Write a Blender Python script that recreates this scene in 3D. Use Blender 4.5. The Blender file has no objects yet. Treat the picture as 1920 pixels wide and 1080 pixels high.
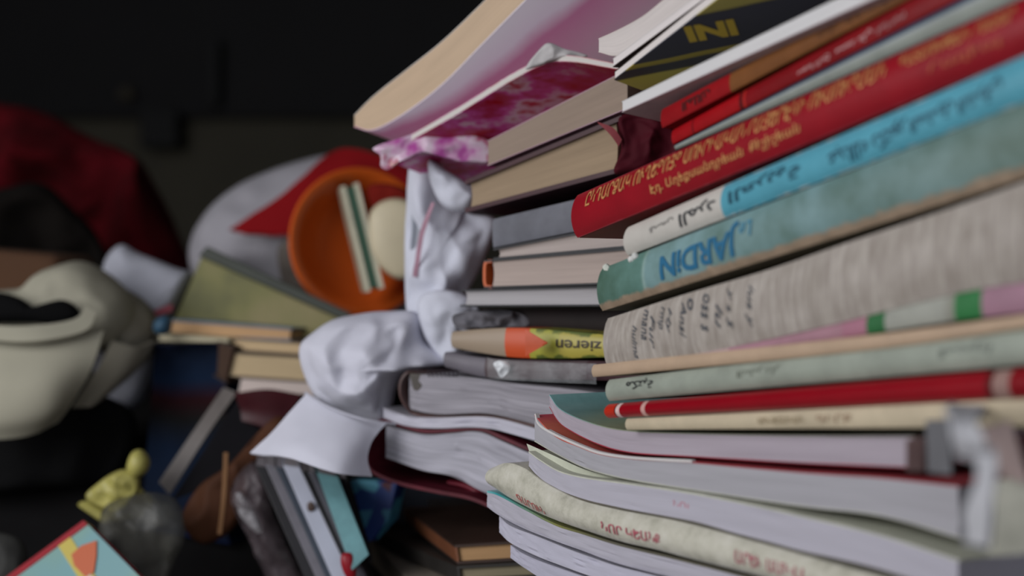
import bpy, math, random, unicodedata
from mathutils import Vector, noise
random.seed(4)
sc = bpy.context.scene
COL = sc.collection
PI = math.pi

# ---------------------------------------------------------------- camera, light, exposure
H = 0.28            # camera height above the floor the heap lies on
F = 2667.0          # focal length in pixels of a 1920 wide frame (50 mm on 36 mm)
cd = bpy.data.cameras.new('camera'); cam = bpy.data.objects.new('camera', cd); COL.objects.link(cam)
cam.location = (0, 0, H); cam.rotation_euler = (PI/2, 0, 0)
cd.lens = 50.0; cd.sensor_width = 36.0; cd.clip_start = 0.01
cd.dof.use_dof = True; cd.dof.focus_distance = 0.745; cd.dof.aperture_fstop = 4.2
sc.camera = cam
w = bpy.data.worlds.new('world'); sc.world = w; w.use_nodes = True
w.node_tree.nodes['Background'].inputs[0].default_value = (0.88, 0.91, 1.0, 1)
w.node_tree.nodes['Background'].inputs[1].default_value = 0.66
def area(name, loc, target, size, power, colr):
    l = bpy.data.lights.new(name, 'AREA'); l.shape = 'RECTANGLE'; l.size, l.size_y = size
    l.energy = power; l.color = colr
    o = bpy.data.objects.new(name, l); COL.objects.link(o); o.location = loc
    o.rotation_euler = (Vector(target)-Vector(loc)).to_track_quat('-Z', 'Y').to_euler()
    return o
area('daylight_stand_in_left', (-1.0, 0.10, 0.62), (0.0, 0.85, 0.28), (0.8, 0.9), 13.0, (0.98, 0.98, 1.0))  # added key lamp for soft daylight from the left; no doorway there
sc.view_settings.view_transform = 'Standard'; sc.view_settings.look = 'None'
sc.view_settings.exposure = -0.12; sc.view_settings.gamma = 1.0; sc.view_settings.use_curve_mapping = False

# ---------------------------------------------------------------- helpers
def P(x, y, d):
    return Vector(((x-960)/F*d, d, H+(540-y)/F*d))
def dR(x): return 1/(1.408+(x-1100)*.000772)      # face of the near, right hand stack
def dL(x): return 1/(1.136+(x-870)*.000308)       # face of the farther stack behind it
WR = Vector((.845, .534, 0)); WL = Vector((.56, .828, 0))

def nvec(p):         # repeatable vector noise
    return Vector((noise.noise(p), noise.noise(p+Vector((31.7, 4.1, 9.3))), noise.noise(p+Vector((7.9, 57.3, 21.1)))))

def lin(c):
    if isinstance(c, str):
        c = [int(c[i:i+2], 16)/255 for i in (0, 2, 4)]
    return tuple((v/12.92 if v <= .04045 else ((v+.055)/1.055)**2.4) for v in c)+(1,)

class NT:
    def __init__(s, name):
        s.m = bpy.data.materials.new(name); s.m.use_nodes = True; s.t = s.m.node_tree
        s.b = s.t.nodes['Principled BSDF']
    def n(s, typ, **k):
        nd = s.t.nodes.new(typ)
        for a, v in k.items():
            if a.startswith('i_'): nd.inputs[a[2:].replace('_', ' ')].default_value = v
            else: setattr(nd, a, v)
        return nd
    def l(s, a, b): s.t.links.new(a, b)
    def uv(s, name):
        nd = s.n('ShaderNodeUVMap'); nd.uv_map = name; return nd.outputs[0]
    def mapped(s, src, scale):
        m = s.n('ShaderNodeMapping'); m.inputs['Scale'].default_value = scale; s.l(src, m.inputs[0]); return m.outputs[0]
    def noise(s, vec, sc_, detail=3, rough=.5):
        nd = s.n('ShaderNodeTexNoise'); nd.inputs['Scale'].default_value = sc_
        nd.inputs['Detail'].default_value = detail; nd.inputs['Roughness'].default_value = rough
        s.l(vec, nd.inputs['Vector']); return nd.outputs[0]
    def ramp(s, fac, stops, interp='LINEAR'):
        nd = s.n('ShaderNodeValToRGB'); cr = nd.color_ramp; cr.interpolation = interp
        while len(cr.elements) < len(stops): cr.elements.new(.5)
        for e, (p, c) in zip(cr.elements, stops): e.position = p; e.color = lin(c)
        s.l(fac, nd.inputs[0]); return nd.outputs[0]
    def mix(s, fac, a, b, mode='MIX'):
        nd = s.n('ShaderNodeMix'); nd.data_type = 'RGBA'; nd.blend_type = mode
        for v, i in ((fac, 0), (a, 6), (b, 7)):
            if hasattr(v, 'links'): s.l(v, nd.inputs[i])
            else: nd.inputs[i].default_value = v
        return nd.outputs[2]
    def math(s, op, a, b=0.0, c=0.0):
        nd = s.n('ShaderNodeMath'); nd.operation = op
        for v, i in ((a, 0), (b, 1), (c, 2)):
            if hasattr(v, 'links'): s.l(v, nd.inputs[i])
            else: nd.inputs[i].default_value = v
        return nd.outputs[0]
    def bump(s, h, strength, dist):
        nd = s.n('ShaderNodeBump'); nd.inputs['Strength'].default_value = strength
        nd.inputs['Distance'].default_value = dist; s.l(h, nd.inputs['Height']); s.l(nd.outputs[0], s.b.inputs['Normal'])
    def col(s, c):
        if hasattr(c, 'links'): s.l(c, s.b.inputs['Base Color'])
        else: s.b.inputs['Base Color'].default_value = c
    def rough(s, r): s.b.inputs['Roughness'].default_value = r

_mc = {}
def pages(c, con=.35, c2=None):
    k = ('pages', c, con, c2)
    if k in _mc: return _mc[k]
    t = NT('page_edges_'+c)
    v = t.mapped(t.uv('m'), (7, 1500, 1)); a = t.noise(v, 1.0, 4, .7)
    v2 = t.mapped(t.uv('m'), (14, 330, 1)); b = t.noise(v2, 1.0, 2, .5)
    s = t.math('ADD', t.math('MULTIPLY', a, .6), t.math('MULTIPLY', b, .5))
    dark = tuple(x*(1-con) for x in lin(c)[:3])+(1,)  # dark streaks paint the shaded gaps between pages into the colour
    r = t.math('MULTIPLY_ADD', s, 3.2, -1.15)
    cc = t.mix(r, dark, lin(c)); 
    if c2:
        o = t.noise(t.mapped(t.uv('m'), (60, 60, 1)), 1.0, 2)
        cc = t.mix(t.math('MULTIPLY_ADD', o, 3, -1), cc, lin(c2))
    t.n('ShaderNodeClamp'); t.col(cc); t.rough(.85); t.bump(s, .5, .0006)
    _mc[k] = t.m; return t.m

def cover(c, rough=.5, stops=None, axis='u', wear=None, dirt=.12, interp='CONSTANT', spec=.4):
    k = ('cover', c, rough, str(stops), axis, str(wear), dirt, interp)
    if k in _mc: return _mc[k]
    t = NT('printed_cover_'+c)
    sep = t.n('ShaderNodeSeparateXYZ'); t.l(t.uv('n'), sep.inputs[0])
    if stops: base = t.ramp(sep.outputs[0 if axis == 'u' else 1], stops, interp)
    else: base = lin(c)
    tc = t.n('ShaderNodeTexCoord'); o = tc.outputs['Object']
    n1 = t.noise(o, 45, 5, .65)
    dk = t.math('MULTIPLY_ADD', n1, 2.6, -.85)
    g = t.mix(dk, (1-dirt*2.2,)*3+(1,), (1, 1, 1, 1))
    cc = t.mix(1.0, base, g, 'MULTIPLY')
    if wear:
        e = t.math('ABSOLUTE', t.math('SUBTRACT', sep.outputs[1], .5))
        n2 = t.noise(o, 160, 4, .7)
        f = t.math('MULTIPLY_ADD', t.math('ADD', e, t.math('MULTIPLY', n2, wear[1])), 14, -14*wear[2])
        cl = t.n('ShaderNodeClamp'); t.l(f, cl.inputs[0])
        cc = t.mix(cl.outputs[0], cc, lin(wear[0]))
    t.col(cc); t.rough(rough); t.b.inputs['Specular IOR Level'].default_value = spec
    t.bump(t.noise(o, 400, 3, .6), .15, .0005)
    _mc[k] = t.m; return t.m

def cloth(c, scale=900, var=.2, rough=.95, c2=None):
    k = ('cloth', c, scale, var, c2)
    if k in _mc: return _mc[k]
    t = NT('cloth_'+c); tc = t.n('ShaderNodeTexCoord'); o = tc.outputs['Object']
    n1 = t.noise(o, 14, 4, .6); f = t.math('MULTIPLY_ADD', n1, 2.4, -.7)
    a = lin(c2) if c2 else tuple(x*(1-var) for x in lin(c)[:3])+(1,)
    t.col(t.mix(f, a, lin(c))); t.rough(rough); t.b.inputs['Specular IOR Level'].default_value = .15
    t.bump(t.noise(o, scale, 2, .5), .25, .0006)
    _mc[k] = t.m; return t.m

def film(name, tint=(.9, .93, .96, 1), alpha=.35, rough=.18):
    t = NT(name); t.col(tint); t.rough(rough)
    tc = t.n('ShaderNodeTexCoord'); n1 = t.noise(tc.outputs['Object'], 60, 4, .6)
    f = t.math('MULTIPLY_ADD', n1, alpha*2.4, -alpha*.4); cl = t.n('ShaderNodeClamp'); t.l(f, cl.inputs[0])
    t.l(cl.outputs[0], t.b.inputs['Alpha']); t.bump(n1, .6, .004)
    return t.m

def mesh_obj(name, verts, faces, mat, parent=None, uvs=None, smooth=40, origin=None):
    me = bpy.data.meshes.new(name)
    off = parent['_o'] if parent is not None and '_o' in parent else None
    o0 = Vector(off) if off is not None else (origin or Vector((0, 0, 0)))
    me.from_pydata([tuple(v-o0) for v in verts], [], faces)
    if uvs:
        for ln in uvs:
            lay = me.uv_layers.new(name=ln); data = uvs[ln]
            for i, lp in enumerate(me.loops): pass
            k = 0
            for f in data:
                for u in f: lay.data[k].uv = u; k += 1
    me.materials.append(mat)
    me.validate(); me.update()
    import bmesh
    bm = bmesh.new(); bm.from_mesh(me); bmesh.ops.recalc_face_normals(bm, faces=bm.faces); bm.to_mesh(me); bm.free()
    me.shade_smooth(); me.set_sharp_from_angle(angle=math.radians(smooth))
    o = bpy.data.objects.new(name, me); COL.objects.link(o)
    if parent is not None: o.parent = parent
    elif origin is not None: o.location = origin
    if parent is not None and '_o' in parent: o['_o'] = parent['_o'] 
    return o

ROOTS = []
def thing(name, label, cat, base, group=None):
    o = bpy.data.objects.new(name, None); COL.objects.link(o); o.location = base
    o.empty_display_size = .02
    o['label'] = label; o['category'] = cat; o['_o'] = tuple(base)
    if group: o['group'] = group
    ROOTS.append(o); return o
def tag(o, label, cat, group=None):
    o['label'] = label; o['category'] = cat
    if group: o['group'] = group
    return o
def struct(o): o['kind'] = 'structure'; return o

def cr(p, t):       # Catmull-Rom through list of Vectors
    n = len(p)-1
    if n == 1: return p[0].lerp(p[1], t)
    x = t*n; i = min(int(x), n-1); f = x-i
    a, b, c, d = p[max(i-1, 0)], p[i], p[i+1], p[min(i+2, n)]
    if i == 0: a = b*2-c
    if i == n-1: d = c*2-b
    return .5*((2*b)+(c-a)*f+(2*a-5*b+4*c-d)*f*f+(3*b-a-3*c+d)*f**3)

class Slab:
    """a book-like body: stations run along its visible long edge; W points to its hidden side"""
    def __init__(s, st, dfun, W, depth, off=0.0):
        s.T = []; s.B = []
        for q in st:
            x, yt, yb = q[:3]; d = (q[3] if len(q) > 3 else dfun(x))+off
            s.T.append(P(x, yt, d)); s.B.append(P(x, yb, d))
        s.st = st; s.W = Vector(W).normalized(); s.D = depth
        s.N = 10 if len(st) == 2 else 7*(len(st)-1)
        s.len = sum((s.T[i+1]-s.T[i]).length for i in range(len(s.T)-1))
    def at(s, u, sd, fr, off):
        T = cr(s.T, u); B = cr(s.B, u); n = (B-T).normalized()
        return T.lerp(B, fr)+n*off+s.W*sd
    def param(s, px):      # station parameter whose projected column is px
        lo, hi = 0.0, 1.0
        for _ in range(30):
            m = (lo+hi)/2; v = cr(s.T, m)
            if 960+v.x/v.y*F < px: lo = m
            else: hi = m
        return lo
    def base(s):
        c = s.at(.5, s.D/2, 1, 0); zz = min(s.B[0].z, s.B[-1].z, c.z)
        return Vector((c.x, c.y, zz))
    def loft(s, name, poly, mat, parent, u0=0.0, u1=1.0, wob=None, N=None):
        N = N or s.N; K = len(poly); V = []; 
        for i in range(N+1):
            u = u0+(u1-u0)*i/N
            for (sd, fr, off, nv) in poly:
                p = s.at(u, sd, fr, off)
                if wob: p = p+wob(u, sd, fr)
                V.append(p)
        per = [0.0]
        for k in range(K): per.append(per[-1]+(V[(k+1) % K]-V[k]).length)
        faces = []; um = []; un = []
        for i in range(N):
            ua, ub = (u0+(u1-u0)*i/N), (u0+(u1-u0)*(i+1)/N)
            for k in range(K):
                k2 = (k+1) % K
                faces.append((i*K+k, (i+1)*K+k, (i+1)*K+k2, i*K+k2))
                um.append(((ua*s.len, per[k]), (ub*s.len, per[k]), (ub*s.len, per[k+1]), (ua*s.len, per[k+1])))
                a, b = poly[k][3], poly[k2][3]
                un.append(((ua, a), (ub, a), (ub, b), (ua, b)))
        c0 = tuple(range(K)); c1 = tuple(N*K+k for k in reversed(range(K)))
        for cap, uu in ((c0, u0), (c1, u1)):
            faces.append(cap)
            um.append(tuple((poly[j % K][0], poly[j % K][1]*.02) for j in cap)); un.append(tuple((uu, poly[j % K][3]) for j in cap))
        return mesh_obj(name, V, faces, mat, parent, {'m': um, 'n': un}, 35)

def board(s, name, side, tb, mat, parent, s0=0.0, s1=None, **k):
    s1 = s.D if s1 is None else s1; NS = 6
    top = [(s0+(s1-s0)*i/NS, side, 0, i/NS) for i in range(NS+1)]
    bot = [(s1-(s1-s0)*i/NS, side, tb if side == 0 else -tb, 1-i/NS) for i in range(NS+1)]
    return s.loft(name, top+bot, mat, parent, **k)

def book(name, label, cat, st, facing, cov, pg, dfun=dR, W=WR, depth=.15, off=0.0, tb=.0016, bulge=.0025, over=.0015,
         spine_mat=None, top_mat=None, bot_mat=None, hard=True, group=None, wob=None, page_u=(None, None), parts=('top', 'bottom', 'spine')):
    s = Slab(st, dfun, W, depth, off); r = thing(name, label, cat, s.base(), group); s.root = r
    s.bulge = bulge; s.facing = facing
    e = (.003 if hard else .0006)/s.len
    K = 10
    if facing == 'spine':
        prof = [(-bulge*math.sin(PI*k/K)**.7, k/K, 0, k/K) for k in range(K+1)]
        inner = [(sd+tb, f, 0, f) for (sd, f, o_, n_) in reversed(prof)]
        inner = [(sd, min(max(f, .02), .98), o_, f) for (sd, f, o_, n_) in inner]
        if 'spine' in parts: s.spine = s.loft('spine', prof+inner, spine_mat or cov, r)
        if 'top' in parts: board(s, 'front_cover', 0, tb, top_mat or cov, r, s0=tb*.5)
        if 'bottom' in parts: board(s, 'back_cover', 1, tb, bot_mat or cov, r, s0=tb*.5)
        pf, pb = tb*1.2, depth-(.004 if hard else .0008)
    else:
        if 'top' in parts: board(s, 'front_cover', 0, tb, top_mat or cov, r)
        if 'bottom' in parts: board(s, 'back_cover', 1, tb, bot_mat or cov, r)
        if 'spine' in parts:
            pr = [(depth-.0005, 0, tb, 0), (depth-.0005, 1, -tb, 1), (depth+tb, 1, 0, 1), (depth+tb, 0, 0, 0)]
            s.spine = s.loft('spine', pr, spine_mat or cov, r)
        pf, pb = over, depth-.001
    tp = tb if 'top' in parts else 0; bp = tb if 'bottom' in parts else 0
    KK = 7
    front = [(pf+(0.0016*math.sin(PI*k/KK) if hard and facing != 'spine' else 0), k/KK, tp*(1-k/KK)-bp*k/KK, k/KK) for k in range(KK+1)]
    back = [(pb, 1, -bp, 1), (pb, 0, tp, 0)]
    u0 = e if page_u[0] is None else page_u[0]; u1 = 1-e if page_u[1] is None else page_u[1]
    s.pages = s.loft('page_block', front+back, pg, r, u0, u1, wob=wob, N=max(s.N, 20))
    return s

def ribbon(name, pts, W, depth, th, mat, parent=None, sub=6, start=0.0, origin=None, crv=True):
    """a strip: px path (x,y,d) swept along W with thickness th"""
    pv = [P(*p) for p in pts]; n = (len(pv)-1)*sub; W = Vector(W).normalized()
    C = [cr(pv, i/n) for i in range(n+1)]; V = []
    NS = 5
    for i, c in enumerate(C):
        tg = (C[min(i+1, n)]-C[max(i-1, 0)]).normalized(); nn = tg.cross(W).normalized()*th
        for j in range(NS+1): V.append(c+W*(start+depth*j/NS)+nn*.5)
        for j in range(NS+1): V.append(c+W*(start+depth*(NS-j)/NS)-nn*.5)
    K = 2*(NS+1); faces = []; um = []
    for i in range(n):
        for k in range(K):
            k2 = (k+1) % K; faces.append((i*K+k, (i+1)*K+k, (i+1)*K+k2, i*K+k2))
            va, vb = [min(q, K-1-q)/NS for q in (k, k2)]
            um.append(((i/n, va), ((i+1)/n, va), ((i+1)/n, vb), (i/n, vb)))
    faces += [tuple(range(K)), tuple(n*K+k for k in reversed(range(K)))]
    um += [tuple((0, .5) for _ in range(K))]*2
    return mesh_obj(name, V, faces, mat, parent, {'m': um, 'n': um}, 50, origin)

def sheet(name, rows, th, mat, parent=None, nu=16, nv=12, amp=0.0, freq=20, origin=None, px=True, seed=0):
    """a bent sheet through rows of (x,y,d) control points, with thickness"""
    R = [[P(*p) if px else Vector(p) for p in r] for r in rows]
    G = []
    for i in range(nu+1):
        line = []
        for j in range(nv+1):
            colp = [cr(r, j/nv) for r in R]; p = cr(colp, i/nu)
            if amp: p = p+nvec(p*freq+Vector((seed, 0, 0)))*amp+nvec(p*freq*2.7+Vector((seed, 5, 0)))*amp*.35
            line.append(p)
        G.append(line)
    V = []; M = nv+1
    nor = []
    for i in range(nu+1):
        for j in range(nv+1):
            a = G[min(i+1, nu)][j]-G[max(i-1, 0)][j]; b = G[i][min(j+1, nv)]-G[i][max(j-1, 0)]
            nor.append(a.cross(b).normalized())
    for sgn in (.5, -.5):
        for i in range(nu+1):
            for j in range(nv+1): V.append(G[i][j]+nor[i*M+j]*th*sgn)
    S = (nu+1)*M; faces = []; un = []
    q = lambda i, j: (j/nv, i/nu)
    for i in range(nu):
        for j in range(nv):
            a, b, c, d = i*M+j, i*M+j+1, (i+1)*M+j+1, (i+1)*M+j
            faces.append((a, b, c, d)); un.append((q(i, j), q(i, j+1), q(i+1, j+1), q(i+1, j)))
            faces.append((S+d, S+c, S+b, S+a)); un.append((q(i+1, j), q(i+1, j+1), q(i, j+1), q(i, j)))
    rim = [(0, j) for j in range(nv)]+[(i, nv) for i in range(nu)]+[(nu, j) for j in range(nv, 0, -1)]+[(i, 0) for i in range(nu, 0, -1)]
    for k in range(len(rim)):
        (i, j), (i2, j2) = rim[k], rim[(k+1) % len(rim)]
        faces.append((i*M+j, S+i*M+j, S+i2*M+j2, i2*M+j2)); un.append((q(i, j), q(i, j), q(i2, j2), q(i2, j2)))
    return mesh_obj(name, V, faces, mat, parent, {'m': un, 'n': un}, 60, origin)

def blob(name, outline, d, tf, tbk, mat, parent=None, rings=14, amp=.0, freq=25, power=.5, centre=None, ddx=0.0, ddy=0.0,
         smooth=True, origin=None, seed=0, sub=5, fold=None):
    """soft closed body: silhouette outline (x,y) at distance d, bulging tf towards and tbk away from the viewer side"""
    pts = [Vector((x, y, 0)) for x, y in outline]; n = len(pts); O = []
    for i in range(n):
        for k in range(sub):
            f = k/sub
            if smooth:
                a, b, c, e = pts[i-1], pts[i], pts[(i+1) % n], pts[(i+2) % n]
                O.append(.5*((2*b)+(c-a)*f+(2*a-5*b+4*c-e)*f*f+(3*b-a-3*c+e)*f**3))
            else: O.append(pts[i].lerp(pts[(i+1) % n], f))
    cx, cy = centre or (sum(p.x for p in O)/len(O), sum(p.y for p in O)/len(O))
    M = len(O); V = []; faces = []; un = []
    xs = [p.x for p in O]; ys = [p.y for p in O]
    def point(x, y, r, side):
        dd = d+(x-cx)*ddx+(y-cy)*ddy; p = P(x, y, dd)
        h = (max(0, 1-r*r))**power
        q = p+Vector((0, -tf*h if side == 0 else tbk*h, 0))
        if amp:
            sd = Vector((seed, seed*.7, 0)); k = min(1, (1-r)*5)*.8+.2
            nv = nvec(q*freq+sd)+nvec(q*freq*2.3+sd)*.5+nvec(q*freq*5+sd)*.22
            rid = abs(noise.noise(q*freq*1.3+sd*2))
            q = q+Vector((nv.x*.5, nv.y, nv.z*.5))*amp*k+Vector((0, (rid-.25)*amp*1.6*k, 0))
        if fold: q = q+fold(x, y, r, side)
        return q
    def nuv(x, y): return ((x-min(xs))/(max(xs)-min(xs)), (max(ys)-y)/(max(ys)-min(ys)))
    idx = {}; UVv = []
    for side in (0, 1):
        V.append(point(cx, cy, 0, side)); UVv.append(nuv(cx, cy)); idx[side, 0] = len(V)-1
        for k in range(1, rings+1):
            if k == rings and side == 1: continue
            r = k/rings
            for i, p in enumerate(O):
                x = cx+(p.x-cx)*r; y = cy+(p.y-cy)*r
                V.append(point(x, y, r, side)); UVv.append(nuv(x, y)); idx[side, k, i] = len(V)-1
    for i in range(M): idx[1, rings, i] = idx[0, rings, i]
    for side in (0, 1):
        for i in range(M):
            j = (i+1) % M
            f = (idx[side, 0], idx[side, 1, i], idx[side, 1, j]); faces.append(f if side == 0 else f[::-1])
            for k in range(1, rings):
                f = (idx[side, k, i], idx[side, k+1, i], idx[side, k+1, j], idx[side, k, j]); faces.append(f if side == 0 else f[::-1])
    un = [tuple(UVv[v] for v in f) for f in faces]
    return mesh_obj(name, V, faces, mat, parent, {'m': un, 'n': un}, 70, origin)

def box_px(name, quad, d, depthvec, mat, parent=None, origin=None, bevel=.001, d2=None):
    """a solid block: front face through four px corners (TL,TR,BR,BL), real depth along depthvec"""
    ds = d if isinstance(d, (list, tuple)) else [d]*4
    A = [P(x, y, dd) for (x, y), dd in zip(quad, ds)]; Dv = Vector(depthvec); V = A+[a+Dv for a in A]
    faces = [(0, 3, 2, 1), (4, 5, 6, 7), (0, 1, 5, 4), (1, 2, 6, 5), (2, 3, 7, 6), (3, 0, 4, 7)]
    q = [(0, 1), (1, 1), (1, 0), (0, 0)]; L = (A[1]-A[0]).length; h = (A[3]-A[0]).length
    un = [(q[0], q[3], q[2], q[1]), tuple(q)]+[((0, 0), (1, 0), (1, 1), (0, 1))]*4
    um = [tuple((a*L, b*h) for a, b in f) for f in un[:2]]+[tuple((a*L, b*h) for a, b in f) for f in un[2:]]
    o = mesh_obj(name, V, faces, mat, parent, {'m': um, 'n': un}, 30, origin)
    if bevel: 
        m = o.modifiers.new('bevel', 'BEVEL'); m.width = bevel; m.segments = 2
    return o

def simple_book(name, label, cat, quad, d, dv, cov, pg, tb=.0014, group=None, spine_left=None, over=.0015, spine_right=None):
    """book seen on its page edges: two boards and a page block, quad = px corners of its visible face"""
    ds = d if isinstance(d, (list, tuple)) else [d]*4
    A = [P(x, y, dd) for (x, y), dd in zip(quad, ds)]; Dv = Vector(dv)
    z = min(a.z for a in A+[a+Dv for a in A]); c = sum(A, Vector())/4+Dv*.5
    r = thing(name, label, cat, Vector((c.x, c.y, z)), group)
    nl = (A[3]-A[0]).normalized()*tb; nr = (A[2]-A[1]).normalized()*tb
    def blk(nm, F4, dvv, m, s0=Vector()):
        V = [a+s0 for a in F4]+[a+dvv for a in F4]; L = (F4[1]-F4[0]).length; h = (F4[3]-F4[0]).length
        faces = [(0, 3, 2, 1), (4, 5, 6, 7), (0, 1, 5, 4), (1, 2, 6, 5), (2, 3, 7, 6), (3, 0, 4, 7)]
        q = [(0, 1), (1, 1), (1, 0), (0, 0)]; un = [(q[0], q[3], q[2], q[1]), tuple(q)]+[((0, 0), (1, 0), (1, 1), (0, 1))]*2+[((0, 0), (1, 0), (1, 1), (0, 1))]*2
        um = [tuple((a*L, b*h) for a, b in f) for f in un]
        return mesh_obj(nm, V, faces, m, r, {'m': um, 'n': un}, 30)
    blk('front_cover', [A[0], A[1], A[1]+nr, A[0]+nl], Dv, cov)
    blk('back_cover', [A[3]-nl, A[2]-nr, A[2], A[3]], Dv, cov)
    s0 = Dv.normalized()*over; ex = (A[1]-A[0]).normalized()*.002
    blk('page_block', [A[0]+nl+ex, A[1]+nr-ex, A[2]-nr-ex, A[3]-nl+ex], Dv*.985, pg, s0)
    if spine_left: blk('spine', [A[0]-ex*.6, A[0]+ex*.8, A[3]+ex*.8, A[3]-ex*.6], Dv, spine_left)
    if spine_right: blk('spine', [A[1]-ex*.8, A[1]+ex*.6, A[2]+ex*.6, A[2]-ex*.8], Dv, spine_right)
    return r

# ------------------------------------------------------ lettering
FORMS = {}
for cp in range(0xFE80, 0xFEFD):
    dcm = unicodedata.decomposition(chr(cp)).split()
    if len(dcm) == 2: FORMS.setdefault(chr(int(dcm[1], 16)), {})[dcm[0]] = chr(cp)
def arabic(t):
    out = []
    for i, c in enumerate(t):
        f = FORMS.get(c)
        if not f: out.append(c); continue
        pv = FORMS.get(t[i-1]) if i > 0 else None; nx = FORMS.get(t[i+1]) if i < len(t)-1 else None
        jl = bool(pv and '<initial>' in pv); jr = bool(nx and '<initial>' in f)
        k = '<medial>' if jl and jr else '<final>' if jl else '<initial>' if jr else '<isolated>'
        out.append(f.get(k, f.get('<isolated>', c)))
    return ''.join(reversed(out))
def text_polys(body, res=3, shear=0.0, bold=0.0):
    cu = bpy.data.curves.new('t', 'FONT'); cu.body = body; cu.resolution_u = res; cu.fill_mode = 'FRONT'; cu.shear = shear; cu.offset = bold
    ob = bpy.data.objects.new('t', cu); COL.objects.link(ob)
    dg = bpy.context.evaluated_depsgraph_get(); me = bpy.data.meshes.new_from_object(ob.evaluated_get(dg))
    import bmesh
    bm = bmesh.new(); bm.from_mesh(me); ys_ = [v.co.y for v in bm.verts]; xs_ = [v.co.x for v in bm.verts]
    if ys_:
        for k in range(1, 9):
            bmesh.ops.bisect_plane(bm, geom=bm.verts[:]+bm.edges[:]+bm.faces[:], plane_co=(0, min(ys_)+(max(ys_)-min(ys_))*k/9, 0), plane_no=(0, 1, 0))
        n_ = int((max(xs_)-min(xs_))/.5)
        for k in range(1, n_):
            bmesh.ops.bisect_plane(bm, geom=bm.verts[:]+bm.edges[:]+bm.faces[:], plane_co=(min(xs_)+.5*k, 0, 0), plane_no=(1, 0, 0))
    bm.to_mesh(me); bm.free()
    V = [(v.co.x, v.co.y) for v in me.vertices]; Fc = [tuple(p.vertices) for p in me.polygons]
    bpy.data.objects.remove(ob); bpy.data.curves.remove(cu); bpy.data.meshes.remove(me)
    return V, Fc
def ink(c, rough=.5, metal=0.0):
    k = ('ink', c, rough, metal)
    if k in _mc: return _mc[k]
    t = NT('ink_'+c); t.col(lin(c)); t.rough(rough); t.b.inputs['Metallic'].default_value = metal; _mc[k] = t.m; return t.m
def lettering(s, body, x0, x1, f0, f1, mat, flip=False, parent=None, vertical=False, label=None, shear=0.0, bold=.012):
    """writing laid on the visible spine face of slab s, between px columns x0..x1 and height fractions f0 (top)..f1 (bottom)"""
    V, Fc = text_polys(body, shear=shear, bold=bold)
    if not V: return
    if vertical: V = [(y, -x) for x, y in V]
    xs = [v[0] for v in V]; ys = [v[1] for v in V]; a, b, c, d = min(xs), max(xs), min(ys), max(ys)
    u0, u1 = s.param(x0), s.param(x1); out = []
    for x, y in V:
        fx = (x-a)/(b-a); fy = (y-c)/(d-c)
        if flip: fx, fy = 1-fx, 1-fy
        u = u0+(u1-u0)*fx; fr = f1+(f0-f1)*fy
        bl = s.bulge*math.sin(PI*min(max(fr, 0), 1))**.7 if s.facing == 'spine' else -.0005
        out.append(s.at(u, -bl-.0005, fr, 0))
    o = mesh_obj('lettering', out, Fc, mat, parent or (s.spine if s.facing == 'spine' else s.root))
    if label: o['label'] = label
    return o

# ---------------------------------------------------------------- setting
def slabbox(name, lo, hi, mat):
    x0, y0, z0 = lo; x1, y1, z1 = hi
    V = [Vector(v) for v in ((x0, y0, z0), (x1, y0, z0), (x1, y1, z0), (x0, y1, z0), (x0, y0, z1), (x1, y0, z1), (x1, y1, z1), (x0, y1, z1))]
    return mesh_obj(name, V, [(0, 3, 2, 1), (4, 5, 6, 7), (0, 1, 5, 4), (1, 2, 6, 5), (2, 3, 7, 6), (3, 0, 4, 7)], mat)
def plaster(name, c, rough=.9, sc_=6):
    t = NT(name); tc = t.n('ShaderNodeTexCoord'); n1 = t.noise(tc.outputs['Object'], sc_, 5, .6)
    t.col(t.mix(t.math('MULTIPLY_ADD', n1, 2, -.5), tuple(x*.75 for x in lin(c)[:3])+(1,), lin(c))); t.rough(rough); t.bump(n1, .2, .01)
    return t.m
struct(slabbox('floor', (-2.2, -1.2, -.05), (1.6, 3.3, 0), plaster('concrete_floor', '8c8882')))
struct(slabbox('wall_back', (-2.2, 3.2, 0), (1.6, 3.3, .66), plaster('olive_wall', '4a463a')))
struct(slabbox('upper_wall_1', (-2.2, 3.14, .66), (1.6, 3.3, 2.2), plaster('dark_upper_wall', '1e1d1e')))  # upper part of the back wall, darker than the lower part
struct(slabbox('wall_left', (-2.3, -1.2, 0), (-2.2, 3.3, 2.2), plaster('dark_wall', '2a2928')))
struct(slabbox('wall_right', (1.6, -1.2, 0), (1.7, 3.3, 2.2), plaster('dark_wall_right', '2a2928')))
struct(slabbox('ceiling', (-2.3, -1.2, 2.2), (1.7, 3.3, 2.3), plaster('dark_ceiling', '2a2928')))
o = box_px('wall_box', [(262, 206), (330, 206), (330, 274), (262, 274)], 3.10, (0, .09, 0), cover('050505', .7), origin=P(296, 274, 3.13))
tag(o, 'small black box fixed on the far dark wall', 'box')
o = box_px('door_handle_bar', [(386, 75), (410, 75), (408, 196), (388, 196)], 3.09, (0, .05, 0), cover('040404', .7), origin=P(398, 196, 3.11))
tag(o, 'upright black bar mounted high on the far dark wall', 'handle')
o = blob('pale_disc', [(222, 172), (236, 160), (252, 172), (248, 188), (226, 188)], 3.115, .02, .02, cover('4a4438', .7), origin=P(236, 188, 3.11))
tag(o, 'dim pale disc on the far wall above the black box', 'disc')

# ---------------------------------------------------------------- near stack, spines towards us (top to bottom)
grey_pg = pages('b7b0b6', .3); white_pg = pages('d6d2d4', .3); cream_pg = pages('cdb79d', .28); lil_pg = pages('bdb8c8', .22); tan_pg = pages('a08d74', .3)
dark_cov = cover('23201f', .5)

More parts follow.
